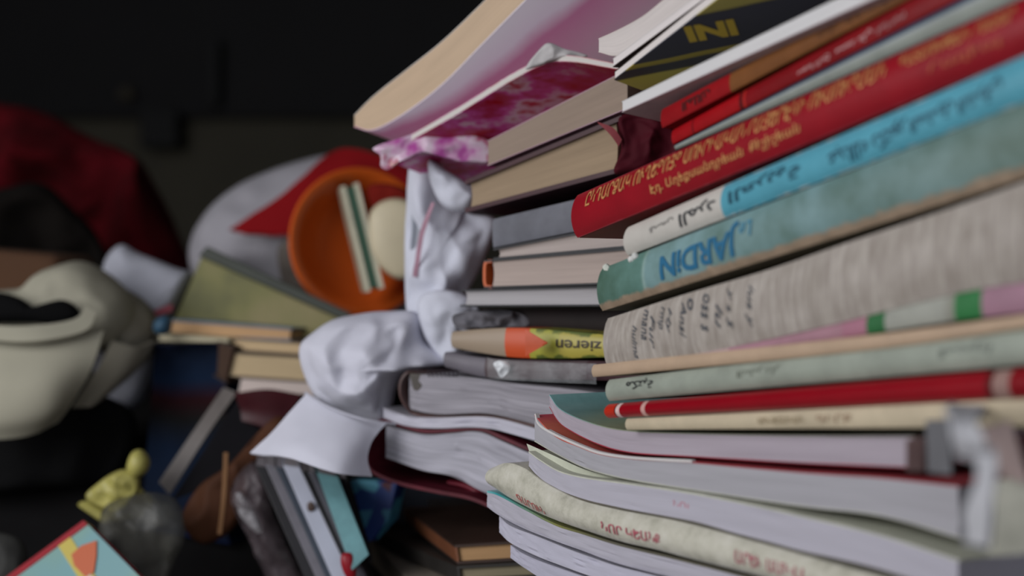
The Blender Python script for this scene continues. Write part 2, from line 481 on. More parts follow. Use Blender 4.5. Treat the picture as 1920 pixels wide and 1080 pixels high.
s = book('paper_booklet', 'ragged off-white booklet curling over the top of the near stack', 'booklet',
     [(1122, 72, 98), (1160, 55, 104), (1205, 30, 74), (1250, -6, 36), (1330, -72, -22), (1420, -142, -92)], 'pages', cover('d8cdc6', .7), pages('d5ccc8', .2), depth=.12, tb=.0005, hard=False, over=0, off=.004)
s = book('booklet', 'thin white booklet directly under the ragged booklet, top of near stack', 'booklet',
     [(1149, 110, 126), (1600, -228, -208)], 'pages', cover('4a3a36', .6), pages('e2dad8', .15), depth=.15, tb=.0004, hard=False, over=.0, top_mat=cover('c9c4c2', .6))
# book with yellow and dark blue back cover
t = NT('yellow_blue_cover'); sep = t.n('ShaderNodeSeparateXYZ'); t.l(t.uv('n'), sep.inputs[0])
tc = t.n('ShaderNodeTexCoord')
wv = t.math('MULTIPLY_ADD', t.noise(tc.outputs['Object'], 40, 2), .05, -.025)
YST = [(1152, 134, 150), (1600, -228, -200)]; YW = (.82, .50, -.22)
def find_uv(s, px, py):
    best = None
    for i in range(121):
        for j in range(121):
            p = s.at(i/120, s.D*j/120, 1, 0); e = (960+p.x/p.y*F-px)**2+(540-(p.z-H)/p.y*F-py)**2
            if best is None or e < best[0]: best = (e, i/120, j/120)
    return best[1], best[2]
ys = Slab(YST, dR, YW, .14)
def qv(x, y): return (y+.2*(x-1280)+10)/170
tri = [(1200, 125), (1330, 20), (1400, 90)]; U = [find_uv(ys, *p) for p in tri]; Q = [qv(*p) for p in tri]
(u0, v0), (u1, v1), (u2, v2) = U; det = (u1-u0)*(v2-v0)-(u2-u0)*(v1-v0)
qa = ((Q[1]-Q[0])*(v2-v0)-(Q[2]-Q[0])*(v1-v0))/det; qb = ((u1-u0)*(Q[2]-Q[0])-(u2-u0)*(Q[1]-Q[0]))/det
q = t.math('ADD', t.math('ADD', t.math('MULTIPLY', sep.outputs[0], qa), t.math('MULTIPLY', sep.outputs[1], qb)), Q[0]-qa*u0-qb*v0)
q = t.math('ADD', q, t.math('MULTIPLY', wv, .5))
t.col(t.ramp(q, [(0, '8f949c'), (.12, 'b0a45a'), (.25, 'a89c52'), (.27, '2f2f3c'), (.28, '3a3b48'), (.66, '33343f'), (.67, 'a09038'), (.71, '8c7e34'), (.72, '34343c'), (.80, '3a3a3a'), (.82, 'b0a44c'), (.98, 'aca256'), (1, '54707c')])); t.rough(.35); yb = t.m
s = book('paperback_book', 'paperback tilted under the thin booklets, yellow and dark blue cover facing down', 'book',
     YST, 'pages', yb, pages('e0d8d4', .15), W=YW, depth=.14, tb=.0006, hard=False, over=.0, top_mat=cover('3c2e2a', .6))
YB = s
def under_text(s, body, corners, mat):     # letters on the underside: corners = (u,v) TL, TR, BL of the writing
    V, Fc = text_polys(body, bold=.05); xs = [v[0] for v in V]; ys = [v[1] for v in V]; a, b, c, d = min(xs), max(xs), min(ys), max(ys)
    (u0, v0), (u1, v1), (u2, v2) = corners; out = []
    for x, y in V:
        fx = (x-a)/(b-a); fy = 1-(y-c)/(d-c)
        out.append(s.at(u0+(u1-u0)*fx+(u2-u0)*fy, (v0+(v1-v0)*fx+(v2-v0)*fy)*s.D, 1, .0003))
    o = mesh_obj('lettering', out, Fc, mat, s.root); o['label'] = 'large yellow lettering'

under_text(YB, 'INI', [find_uv(YB, 1386, 64), find_uv(YB, 1294, 78), find_uv(YB, 1374, 32)], ink('c0a43a'))
s = book('paperback_book', 'paperback with bright white page edge, above the red and orange spine', 'book',
     [(1166, 190, 211), (1990, -204, -160)], 'pages', cover('8d7a80', .6), pages('d8d6d6', .12), depth=.17, tb=.0005, hard=False, over=0, top_mat=cover('d8d6d6', .6), bot_mat=cover('b8a6aa', .55), W=(.83, .52, -.12))
ORG = cover('b01018', .35, stops=[(0, '9c1018'), (.221, '80502a'), (1, '7c4c2a')], wear=('8f2a20', .5, .78))
s = book('paperback_book', 'paperback whose spine is red at its end and orange beyond', 'book',
     [(1242, 205, 240), (1990, -191, -152)], 'spine', ORG, white_pg, depth=.14, off=.008, tb=.0006, hard=False, bulge=.001)
lettering(s, arabic('الملاك'), 1283, 1335, .25, .75, ink('3a0c0c'), True)
lettering(s, arabic('جبران خليل'), 1535, 1625, .3, .75, ink('5a3010'), True); lettering(s, arabic('دار'), 1632, 1690, .3, .7, ink('5a3010'), True)
s = book('paperback_book', 'darker red paperback with white lettering, squeezed above the large red hardback', 'book',
     [(1262, 244, 270), (1990, -155, -98)], 'spine', cover('920a14', .35, stops=[(0, 'a80c16'), (.068, '5c0710'), (.073, 'a80c16'), (.222, '5a0b10'), (.232, 'b3241f'), (.24, '860a14'), (1, '780a14')]), white_pg, depth=.14, off=.008, tb=.0006, hard=False, bulge=.001)
lettering(s, arabic('تاريخ')+' '+arabic('سوريا'), 1500, 1560, .5, .85, ink('cfa0a0'), True); lettering(s, arabic('محمد علي'), 1572, 1640, .35, .8, ink('cfa0a0'), True); lettering(s, arabic('ابراهيم'), 1650, 1702, .4, .8, ink('b08080'), True)
s = book('paperback_book', 'thin grey green book with a navy upper edge, on the large red hardback', 'book',
     [(1268, 271, 281), (1990, -96, -36)], 'spine', cover('8f968e', .5, stops=[(0, '2a4460'), (.22, '30465a'), (.30, 'a9aeb2'), (.45, '99a098'), (1, '858c84')], axis='v', interp='LINEAR'), white_pg, depth=.15, off=.004, tb=.0005, hard=False, bulge=.001, top_mat=cover('8a9a28', .5))

# added unseen books above the frame, overhanging to shade the upper right spines
for k, (lb, cc, st, of) in enumerate((('added thick dark green book above the frame, shading the near stack', '2f4a3a', [(1345, -235, -125), (1990, -760, -610)], -.03),
                                      ('added thick brown book second above the frame, shading the near stack', '6a4a34', [(1380, -380, -265), (1990, -930, -765)], -.045),
                                      ('added wide navy book topmost above the frame, shading the near stack', '26304a', [(1330, -470, -345), (1990, -1080, -935)], -.06))):
    book('hardcover_book', lb, 'book', st, 'spine', cover(cc, .5), cream_pg, depth=.2, off=of, tb=.002)

# large red Armenian hardback
REDC = cover('981020', .38, wear=('c9707a', .06, .512), dirt=.08)
s = book('hardcover_book', 'large crimson hardback with gilt lettering along its spine, middle of near stack', 'book',
     [(1083, 366, 446), (1990, -34, 74)], 'spine', REDC, white_pg, depth=.17, tb=.0025, bulge=.004, bot_mat=cover('8a1020', .5))
gold = ink('d99a62', .4, .2)
lettering(s, 'ԸՆԴԱՐՁԱԿ ՈՒՂԵՑՈՅՑ ՍՈՒՐԻԱԿԱՆ ՀԱՅԵՐԷՆԻ ՈՒՍՈՒՑՄԱՆ', 1110, 1672, .06, .48, gold, label='gilt lettering in capitals')
lettering(s, 'Էդ. Աղեքսանդրեան  Քէշիշեան', 1232, 1512, .55, .82, gold, label='smaller gilt lettering')
lettering(s, 'ՊԱՏՄՈՒԹԵԱՆ  ՀԱՄԱՐ', 1700, 1915, .12, .40, gold); lettering(s, 'Հալէպ', 1755, 1890, .52, .75, ink('b0502f', .5))

CY = cover('4aa9c4', .4, stops=[(0, 'cbc6be'), (.292, '5aa6ba'), (1, '52a0b6')], wear=('d8d0c8', .25, .60), dirt=.06)
s = book('paperback_book', 'paperback with white and bright cyan spine, under the large crimson hardback', 'book',
     [(1178, 426, 479), (1990, 74, 166)], 'spine', CY, white_pg, depth=.155, tb=.0007, hard=False, bulge=.003)
dk = ink('2c2f33')
lettering(s, arabic('المرد'), 1283, 1352, .25, .8, dk, True); lettering(s, arabic('قصص'), 1228, 1272, .35, .6, ink('8a8682'), True)
lettering(s, arabic('العربية'), 1376, 1510, .22, .7, ink('1f4e62'), True); lettering(s, arabic('دكتور')+' '+arabic('عبدالله'), 1563, 1710, .3, .85, ink('25566a'), True)
lettering(s, arabic('الشرقي')+' '+arabic('المشرق'), 1718, 1890, .25, .75, ink('25566a'), True)

t = NT('weathered_teal_cover')
sep = t.n('ShaderNodeSeparateXYZ'); t.l(t.uv('n'), sep.inputs[0]); tc = t.n('ShaderNodeTexCoord'); ob = tc.outputs['Object']
base = t.ramp(sep.outputs[0], [(0, '587a6e'), (.135, '638a82'), (.141, '9ab4b0'), (.146, '7f9fa2'), (.6, '7a989a'), (1, '768c86')])
n1 = t.noise(ob, 35, 5, .65); base = t.mix(1.0, base, t.ramp(n1, [(.3, 'bfc6b8'), (.65, 'ffffff')]), 'MULTIPLY')
n2 = t.noise(ob, 110, 4, .7)
e = t.math('ADD', sep.outputs[1], t.math('MULTIPLY', n2, .22)); cl = t.n('ShaderNodeClamp'); t.l(t.math('MULTIPLY_ADD', e, 16, -14.9), cl.inputs[0])
base = t.mix(cl.outputs[0], base, t.mix(n2, lin('6c5c48'), lin('b09a84')))
sp = t.noise(ob, 55, 2, .5); cl2 = t.n('ShaderNodeClamp'); t.l(t.math('MULTIPLY_ADD', sp, 20, -15.2), cl2.inputs[0]); base = t.mix(cl2.outputs[0], base, lin('c9a98a'))
t.col(base); t.rough(.55); t.bump(n1, .15, .002)
s = book('hardcover_book', 'thick worn pale teal book with large blue lettering printed on its spine', 'book',
     [(1130, 503, 583), (1990, 167, 312)], 'spine', t.m, tan_pg, depth=.17, tb=.002, bulge=.0035, bot_mat=cover('6b6552', .7))
lettering(s, 'JARDiN', 1249, 1394, .13, .78, ink('25688c'), True, shear=0.0, bold=.03, label='large blue lettering'); lettering(s, 'Le', 1397, 1420, .2, .5, ink('4c88a0'), True)
# torn fibres at the head of the worn book and the cyan one
for k, (x, y, cc) in enumerate(((1136, 503, 'cfd3c8'), (1183, 488, 'dcdcd8'), (1190, 482, 'cfd0cc'))):
    o = blob('torn_edge', [(x-6, y-4), (x+2, y-9), (x+9, y-3), (x+6, y+5), (x-3, y+4)], dR(x)-.002, .002, .003, cloth(cc), parent=s.root, amp=.0012, freq=160, rings=5, seed=k)

# handwritten notebook
t = NT('handwritten_page_edges'); v = t.uv('n')
a = t.noise(t.mapped(v, (95, 1.6, 1)), 1.0, 3, .6); b = t.noise(t.mapped(t.uv('m'), (20, 500, 1)), 1.0, 3, .6); c_ = t.noise(t.mapped(v, (14, 3, 1)), 1.0, 3)
base = t.ramp(a, [(.3, '8a7f78'), (.5, 'a39a92'), (.7, 'c2bab2')]); base = t.mix(.35, base, t.ramp(c_, [(.3, '8c8478'), (.7, 'b0a8a0')]))
t.col(base); t.rough(.85); t.bump(a, .4, .002)
s = book('notebook', 'grey notebook with blurred handwriting on its edge, under worn teal book', 'notebook',
     [(1140, 597, 688), (1280, 553, 669), (1440, 506, 636), (1580, 458, 604), (1800, 384, 549), (1990, 316, 520)], 'spine', t.m, grey_pg, depth=.165, tb=.001, hard=False, bulge=.003)
pen = ink('3e4650', .8)
random.seed(11)
for x, word, f0, f1 in ((1196, 'hulma', .30, .92), (1213, 'mana', .06, .62), (1228, 'Fur', .20, .80), (1243, 'rmp', .10, .5), (1258, 'Hy', .15, .6), (1285, 'Ansi', .12, .72), (1296, 'o', .1, .3), (1325, 'oss s', .1, .7), (1352, 'lu', .3, .7), (1370, 'y s 5', .1, .75), (1408, 'ius y', .15, .8)):
    lettering(s, word, x, x+8+(x-1190)*.03, f0, f1, pen, vertical=True, shear=.5, bold=0, label='handwritten line')
s = book('booklet', 'thin pink booklet with green and white bands, on the tan book', 'booklet',
     [(1190, 679, 686), (1300, 664, 676), (1440, 637, 657), (1580, 605, 634), (1800, 550, 600), (1990, 521, 580)], 'spine',
     cover('b98a96', .55, stops=[(0, 'c0a4a4'), (.3, 'b08490'), (.60, 'b27a8c'), (.645, '2f7040'), (.678, 'a9aaa0'), (.775, '98988c'), (.79, '2f7a42'), (.842, 'a87f90'), (1, 'a87f90')], dirt=.1), white_pg, depth=.15, tb=.0005, hard=False, bulge=.001)
s = book('paperback_book', 'thin tan paperback poking out left below the handwritten notebook', 'book',
     [(1113, 684, 707), (1600, 632, 660), (1990, 581, 606)], 'spine', cover('c2a78d', .6, dirt=.08), cream_pg, depth=.155, tb=.0006, hard=False, bulge=.0012, off=-.002)
s = book('paperback_book', 'grey green paperback with a small black word on its spine end', 'book',
     [(1143, 712, 752), (1990, 608, 678)], 'spine', cover('a4ab9e', .5, dirt=.12), white_pg, depth=.155, tb=.0007, hard=False, bulge=.0025)
lettering(s, arabic('مكتبة'), 1182, 1232, .12, .58, ink('26282a'), True); lettering(s, arabic('دار')+' '+arabic('النشر'), 1390, 1470, .2, .55, ink('84897c'), True)
lettering(s, arabic('المجموعة'), 1770, 1870, .2, .6, ink('7f857c'), True)
s = book('paperback_book', 'thin bright red book with white bands near its rounded end', 'book',
     [(1142, 758, 784), (1990, 684, 743)], 'spine', cover('b00a18', .3, stops=[(0, 'c0301e'), (.030, '4a0a10'), (.034, 'e8c8c4'), (.044, '98081a'), (.113, 'd8a8a0'), (.124, '92081a'), (.885, '5e1014'), (.895, 'a08078'), (.925, '860816'), (1, '860816')], dirt=.05), white_pg, depth=.155, tb=.0006, hard=False, bulge=.003, off=-.001)
s = book('paperback_book', 'thin cream book under the bright red one, faint printing on its spine', 'book',
     [(1176, 785, 806), (1990, 744, 800)], 'spine', cover('cfc0a4', .6, dirt=.1), cream_pg, depth=.155, tb=.0006, hard=False, bulge=.0012)
lettering(s, 'ՍՈՎԵՏԱԿԱՆ', 1426, 1512, .3, .7, ink('9c8a6c')); lettering(s, 'ԳԻՐՔ', 1535, 1600, .3, .7, ink('a58c74'))

# soft magazines, sagging
def wobf(amp, seed):
    return lambda u, sd, fr: Vector((0, 0, noise.noise(Vector((u*9, fr*4, seed)))*amp*math.sin(PI*fr)))+WR*(noise.noise(Vector((u*14, fr*9, seed+7)))*amp*.8)
s = book('magazine', 'curled magazine with teal cover, uppermost of the sagging magazines', 'magazine',
     [(1030, 740, 764), (1053, 768, 797), (1113, 794, 830), (1180, 807, 849), (1297, 812, 857), (1500, 816, 869), (1715, 817, 878)], 'pages', cover('8fc0c0', .5), pages('ada3ad', .15), depth=.15, off=.010, tb=.0005, hard=False, over=0, wob=wobf(.0008, 1),
     top_mat=cover('8fc0c0', .35, stops=[(0, '93c6c6'), (.2, '6f9a98'), (.4, '9aa288'), (1, '8f8f80')], interp='LINEAR'), bot_mat=cover('b03848', .5))
tag(box_px('brown_bookmark', [(1696, 822), (1732, 822), (1732, 886), (1696, 886)], .503, (.004, .0025, 0), cover('7b6260', .7), origin=P(1714, 886, .505)), 'small brown card at the right end of the teal covered magazine', 'card')
s = book('magazine', 'curled magazine with coral red cover and torn white cover edge', 'magazine',
     [(1002, 778, 828), (1040, 816, 850), (1087, 837, 874), (1127, 851, 888), (1190, 860, 902), (1297, 866, 919), (1500, 884, 950), (1650, 894, 968), (1800, 910, 1010)], 'pages', cover('d0655c', .45, stops=[(0, 'c8405a'), (.06, 'd8705c'), (.3, 'c85f55'), (.6, 'a84048')], interp='LINEAR'), pages('aaa8ae', .12), depth=.15, off=.004, tb=.0006, hard=False, over=0, wob=wobf(.0008, 2), bot_mat=cover('c0c0b4', .5))
o = ribbon('torn_cover_edge', [(1003, 776, dR(1003)+.003), (1010, 796, dR(1010)+.0032), (1040, 815, dR(1040)+.0032), (1087, 836, dR(1087)+.0032), (1127, 850, dR(1127)+.0032), (1190, 859, dR(1190)+.0032), (1297, 865, dR(1297)+.0032)], WR, .0022, .0012, cloth('d8d4d2'), s.root)
s = book('magazine', 'magazine with pale cream cover, between coral magazine and taped cream spine', 'magazine',
     [(991, 846, 876), (1013, 862, 899), (1047, 882, 920), (1087, 893, 936), (1133, 900, 948), (1213, 911, 964), (1297, 924, 980), (1400, 944, 1008), (1500, 966, 1035), (1650, 1002, 1070), (1800, 1050, 1122)], 'pages', cover('cfd0c0', .5), pages('b6b3be', .10), depth=.15, off=-.002, tb=.0007, hard=False, over=0, wob=wobf(.0008, 3), bot_mat=cover('6a6458', .6))
lettering(s, 'ՆՈՐ', 1262, 1300, .35, .62, ink('b87a88')); 
o = sheet('cream_cover_fold', [[(988, 832, .762), (1040, 855, .745), (1100, 882, .722), (1160, 898, .70), (1215, 911, .682)], [(1000, 866, .755), (1050, 886, .738), (1100, 897, .716), (1160, 904, .696), (1215, 913, .68)]], .0006, cover('cdd0bc', .5), s.root, nu=6, nv=30)
o['label'] = 'pale cream folded cover edge'
TAPE = NT('taped_cream_spine'); tc = TAPE.n('ShaderNodeTexCoord'); ob = tc.outputs['Object']; n1 = TAPE.noise(ob, 70, 5, .7)
TAPE.col(TAPE.ramp(n1, [(.3, 'aaa898'), (.5, 'c8c5b6'), (.7, 'd6d3c6')])); TAPE.rough(.28); TAPE.bump(TAPE.noise(ob, 120, 4, .6), .5, .0015)
s = book('magazine', 'thick magazine with crinkled taped cream spine and small red lettering', 'magazine',
     [(921, 878, 910), (950, 868, 930), (983, 878, 948), (1013, 900, 963), (1047, 920, 977), (1093, 940, 993), (1163, 957, 1015), (1233, 970, 1031), (1297, 984, 1048), (1400, 1012, 1074), (1500, 1040, 1102), (1700, 1096, 1168)], 'spine', TAPE.m, lil_pg, depth=.15, off=-.004, tb=.0008, hard=False, bulge=.004)
lettering(s, 'ԳԱՐՈՒՆ', 978, 1030, .68, .92, ink('c06a66')); lettering(s, 'ՆՈՐ ԿԵԱՆՔ', 1140, 1250, .42, .75, ink('b8606c')); lettering(s, 'ԱՐԵՒ  ԱՄԻՍ', 1392, 1520, .3, .7, ink('b87078'))
s = book('magazine', 'magazine with a thin turquoise cover line, below the taped cream spine', 'magazine',
     [(913, 920, 950), (935, 926, 966), (980, 950, 990), (1040, 981, 1014), (1093, 998, 1033), (1163, 1020, 1058), (1297, 1053, 1092), (1500, 1107, 1142), (1700, 1173, 1205)], 'pages', cover('3aa0a4', .35), pages('b4b1bc', .10), depth=.15, off=-.002, tb=.0011, hard=False, over=0, wob=wobf(.001, 4), bot_mat=cover('b6b3c0', .6),
     top_mat=cover('3aa0a4', .35, stops=[(0, '7cc4c8'), (.12, '3a9ea2'), (.38, '8a8a50'), (.6, '6a6658')], interp='LINEAR'))
s = book('magazine', 'white paged magazine second from the bottom edge of the photo in near stack', 'magazine',
     [(936, 968, 998), (957, 986, 1018), (1000, 1003, 1040), (1040, 1019, 1056), (1100, 1042, 1078), (1163, 1063, 1097), (1297, 1097, 1131), (1700, 1210, 1245)], 'pages', cover('c6c4d0', .6), pages('bebccb', .10), depth=.15, off=.002, tb=.0004, hard=False, over=0, wob=wobf(.001, 5))
s = book('magazine', 'white paged magazine lowest in the near stack, cut by the photo edge', 'magazine',
     [(957, 1022, 1046), (985, 1040, 1066), (1040, 1062, 1098), (1163, 1102, 1142), (1297, 1137, 1180), (1700, 1250, 1300)], 'pages', cover('bcbac8', .6), pages('b8b6c6', .10), depth=.15, off=.006, tb=.0004, hard=False, over=0, wob=wobf(.001, 6))
# books that carry the stack, below the picture
for k in range(4):
    z = .0+k*.027
    a = Vector((.028, .765, z)); L = (Vector((.150, .545, z))-a).normalized()*.24; Wv = WR*.16; up = Vector((0, 0, .0255))
    ex = WR*.004*(k % 2)
    A = [a+up+ex, a+up+L+ex, a+L+ex, a+ex]
    r = thing('hardcover_book', 'hardback hidden under the near stack, layer %s from the floor' % ('one', 'two', 'three', 'four')[k], 'book', a+L*.5+Wv*.5, 'books carrying the near stack')
    r['label'] = 'plain hardback carrying the near stack, below the picture'
    def hb(nm, s0, s1, t0, t1, m):
        V = [a+ex+L*i+WR*j+Vector((0, 0, h)) for h in (t0, t1) for (i, j) in ((0, s0), (1, s0), (1, s1), (0, s1))]
        mesh_obj(nm, V, [(0, 3, 2, 1), (4, 5, 6, 7), (0, 1, 5, 4), (1, 2, 6, 5), (2, 3, 7, 6), (3, 0, 4, 7)], m, r, None, 30)
    hb('front_cover', 0, .16, .0235, .0255, dark_cov); hb('back_cover', 0, .16, 0, .002, dark_cov); hb('spine', -.0015, 0, 0, .0255, dark_cov); hb('page_block', .001, .156, .002, .0235, tan_pg)

# ---------------------------------------------------------------- farther stack, page edges towards us (top to bottom)
kw = dict(dfun=dL, W=WL)
t = NT('white_pink_cover'); sep = t.n('ShaderNodeSeparateXYZ'); t.l(t.uv('n'), sep.inputs[0]); tc = t.n('ShaderNodeTexCoord')
nn = t.math('MULTIPLY_ADD', t.noise(tc.outputs['Object'], 30, 3), .07, .145)
f = t.math('ADD', t.math('ADD', sep.outputs[1], nn), t.math('MULTIPLY', sep.outputs[0], -.30))
t.col(t.ramp(f, [(0, 'ece2ee'), (.10, 'eadcec'), (.19, 'cf86ac'), (.36, 'd8a4be'), (.62, 'd6c8ce'), (.9, 'c8c4c6'), (1, 'b0aeae')])); t.rough(.35)
s = book('exercise_book', 'large soft exercise book with tan page edge and pinkish white cover, atop the farther stack', 'book',
     [(664, 216, 238), (700, 180, 244), (760, 132, 212), (830, 76, 158), (905, 4, 82), (1000, -92, -14), (1100, -190, -110)], 'pages', t.m, pages('c8ae92', .18), depth=.115, tb=.0005, hard=False, over=0, top_mat=cover('d8d4d0', .6), dfun=dL, W=(.88, .36, -.30))
t = NT('red_pink_plastic_cover'); sep = t.n('ShaderNodeSeparateXYZ'); t.l(t.uv('n'), sep.inputs[0]); tc = t.n('ShaderNodeTexCoord')
n1 = t.noise(t.mapped(tc.outputs['Object'], (22, 22, 70)), 1.0, 4, .6)
c1 = t.ramp(n1, [(.36, 'a01420'), (.44, 'a8325a'), (.50, 'c04a90'), (.56, 'c9a8b4'), (.62, 'a8283c')])
n2 = t.noise(tc.outputs['Object'], 18, 2); cm = t.math('ADD', t.math('MULTIPLY', sep.outputs[0], 1.6), t.math('MULTIPLY_ADD', n2, .8, -.9)); cl = t.n('ShaderNodeClamp'); t.l(cm, cl.inputs[0])
t.col(t.mix(cl.outputs[0], c1, lin('a01620'))); t.rough(.22); rp = t.m
s = book('magazine', 'wavy magazine with white rim and glossy red and pink cover, below the exercise book', 'magazine',
     [(712, 284, 296), (760, 258, 270), (850, 206, 219), (905, 172, 185), (960, 138, 151), (1020, 108, 121), (1070, 104, 116), (1145, 117, 128), (1200, 128, 138)], 'pages', rp, pages('d6d0ca', .1), depth=.11, tb=.0004, hard=False, over=0, dfun=dL, W=(.76, .56, -.26))
o = blob('folded_corner', [(985, 128), (1012, 92), (1030, 80), (1060, 92), (1100, 102), (1090, 110), (1040, 112), (1005, 126)], dL(1040)-.001, .003, .003, cloth('d0cccb'), parent=s.root, amp=.002, freq=70)
o['label'] = 'crumpled white page corner'
t = NT('magenta_print'); tc = t.n('ShaderNodeTexCoord'); n1 = t.noise(tc.outputs['Object'], 38, 3, .6)
t.col(t.ramp(n1, [(.34, 'a03c88'), (.42, 'b0509c'), (.50, 'c8a0bc'), (.56, 'ccb8c6'), (.62, 'a84468'), (.68, 'b09070')])); t.rough(.3); fm = t.m
o = blob('pink_plastic_flap', [(700, 278), (740, 262), (800, 246), (860, 250), (915, 264), (920, 300), (880, 303), (830, 289), (775, 288), (742, 300), (728, 318), (714, 312), (714, 292)], dL(820)+.012, .002, .003, fm, parent=s.root, amp=.003, freq=45)
s = book('paperback_book', 'coverless paperback with grey brown page edge, above the maroon hardback', 'book',
     [(914, 264, 311), (1178, 129, 203)], 'pages', cover('b890a0', .5), pages('9a8778', .22), depth=.14, tb=.0005, hard=False, over=0, **kw)
MAR = cover('3e0f1a', .5, dirt=.1)
s = book('hardcover_book', 'maroon hardback with tan pages, its spine turned right into the gap', 'book',
     [(872, 338, 399), (1165, 216, 322)], 'pages', MAR, pages('a28c72', .25), depth=.14, tb=.0028, over=.003, page_u=(.02, .955), **kw)
blob('spine', [(1160, 222), (1190, 212), (1235, 226), (1266, 250), (1266, 300), (1215, 316), (1165, 326), (1152, 318), (1166, 275)], .815, .003, .10, cover('4e0e1c', .75, spec=.15), s.root, amp=.005, freq=45, power=.3, centre=(1205, 268))['label'] = 'rounded maroon spine'
o = sheet('torn_endpaper', [[(1120, 228, .815), (1150, 240, .813), (1166, 262, .812)], [(1124, 232, .815), (1146, 255, .813), (1160, 275, .812)]], .0008, cover('8a3038', .6), s.root)
s = book('hardcover_book', 'blue grey book below the maroon hardback, beside the crumpled paper', 'book',
     [(925, 411, 464), (1210, 343, 408)], 'spine', cover('74757e', .6, dirt=.15), grey_pg, depth=.13, off=.004, tb=.002, bulge=.001, **kw)
s = book('paperback_book', 'thin paperback wedged between blue grey book and the orange ended book', 'book',
     [(925, 466, 487), (1210, 411, 461)], 'pages', cover('2a2a2e', .5), pages('b9aca6', .2), depth=.13, tb=.0012, off=.002, **kw)
ORB = cover('26262a', .5)
s = book('hardcover_book', 'book with black covers and a bright orange end, in the farther stack', 'book',
     [(907, 488, 541), (1210, 462, 531)], 'pages', ORB, pages('b9a89f', .2), depth=.13, tb=.0012, page_u=(.05, .99), **kw)
ribbon('spine', [(922, 489, dL(920)), (910, 493, dL(910)), (908, 515, dL(908)), (910, 535, dL(910)), (922, 539, dL(920))], WL, .13, .002, cover('d2622a', .4), s.root)['label'] = 'bright orange spine'
s = book('hardcover_book', 'slim book with light page edge between two thin black covers', 'book',
     [(863, 543, 575), (1210, 534, 574)], 'pages', ORB, pages('b4b0b2', .15), depth=.14, tb=.0011, **kw)
s = book('hardcover_book', 'dark brown book deep in the gap above the yellow green spine', 'book',
     [(905, 580, 614), (1210, 577, 630)], 'spine', cover('2c2222', .7), grey_pg, depth=.10, off=.035, tb=.002, **kw)
o = blob('paper_scrap', [(850, 590), (900, 582), (960, 584), (990, 596), (985, 612), (920, 614), (860, 616)], .885, .0015, .004, cloth('77757b'), origin=P(920, 616, .885), amp=.007, freq=60)
tag(o, 'dull grey paper scrap stuffed above the yellow green spine', 'paper scrap')
t = NT('yellow_green_spine'); sep = t.n('ShaderNodeSeparateXYZ'); t.l(t.uv('n'), sep.inputs[0]); tc = t.n('ShaderNodeTexCoord')
c1 = t.ramp(sep.outputs[0], [(0, 'a08e7a'), (.349, 'cc5024'), (.47, 'aaa840'), (.60, 'b2a548'), (1, 'b09c44')], 'CONSTANT')
gr = t.noise(tc.outputs['Object'], 110, 3); vv = t.math('ABSOLUTE', t.math('SUBTRACT', sep.outputs[1], .5))
g2 = t.math('ADD', vv, t.math('MULTIPLY_ADD', gr, .5, -.25)); cl = t.n('ShaderNodeClamp'); t.l(t.math('MULTIPLY_ADD', g2, 12, -4.6), cl.inputs[0])
gate = t.math('GREATER_THAN', sep.outputs[0], .5); c1 = t.mix(t.math('MULTIPLY', cl.outputs[0], gate), c1, lin('5e6a2c')); t.col(c1); t.rough(.4)
s = book('paperback_book', 'yellow green spine with dark lettering and orange panel, in the farther stack', 'book',
     [(849, 622, 652), (905, 617, 662), (966, 615, 670), (1050, 620, 672), (1140, 628, 670), (1210, 634, 672)], 'spine', t.m, tan_pg, depth=.13, tb=.0007, hard=False, bulge=.002, **kw)
lettering(s, 'zieren', 1046, 1131, .30, .72, ink('3a2e14'), True, label='dark lettering')
o = sheet('orange_arrow', [[(985, 617, .8345), (1026, 642, .829)], [(985, 641, .834), (1027, 643, .829)], [(985, 668, .8345), (1026, 644, .829)]], .0004, cover('d6541f', .4), s.root, nu=6, nv=4)
s2 = book('paperback_book', 'dark brown book in clear plastic wrap below the yellow green spine', 'book',
     [(835, 660, 688), (915, 672, 708), (1050, 676, 712), (1115, 677, 713), (1210, 680, 716)], 'spine', cover('6a6166', .5, stops=[(0, '77727a'), (.24, '57474a'), (.7, '4a3036'), (1, '3a2024')]), grey_pg, depth=.13, tb=.0007, hard=False, bulge=.002, off=.002, **kw)
ribbon('plastic_wrap', [(914, 670, dL(914)-.006), (930, 674, dL(930)-.008), (1000, 678, dL(1000)-.006), (1060, 680, dL(1060)-.006), (1118, 682, dL(1118)-.004)], (0, 0, -1), .0118, .0004, film('clear_wrap', alpha=.10), s2.root)['label'] = 'clear crinkled plastic wrap'
blob('wrap_glint_patch', [(925, 682), (938, 676), (955, 684), (952, 698), (940, 708), (932, 696)], dL(940)-.0075, .001, .001, film('wrap_glint', alpha=.9, rough=.2), s2.root, amp=.0014, freq=130, rings=6)['label'] = 'white glint painted on the wrap'  # near-opaque white patch paints the glint on the clear wrap

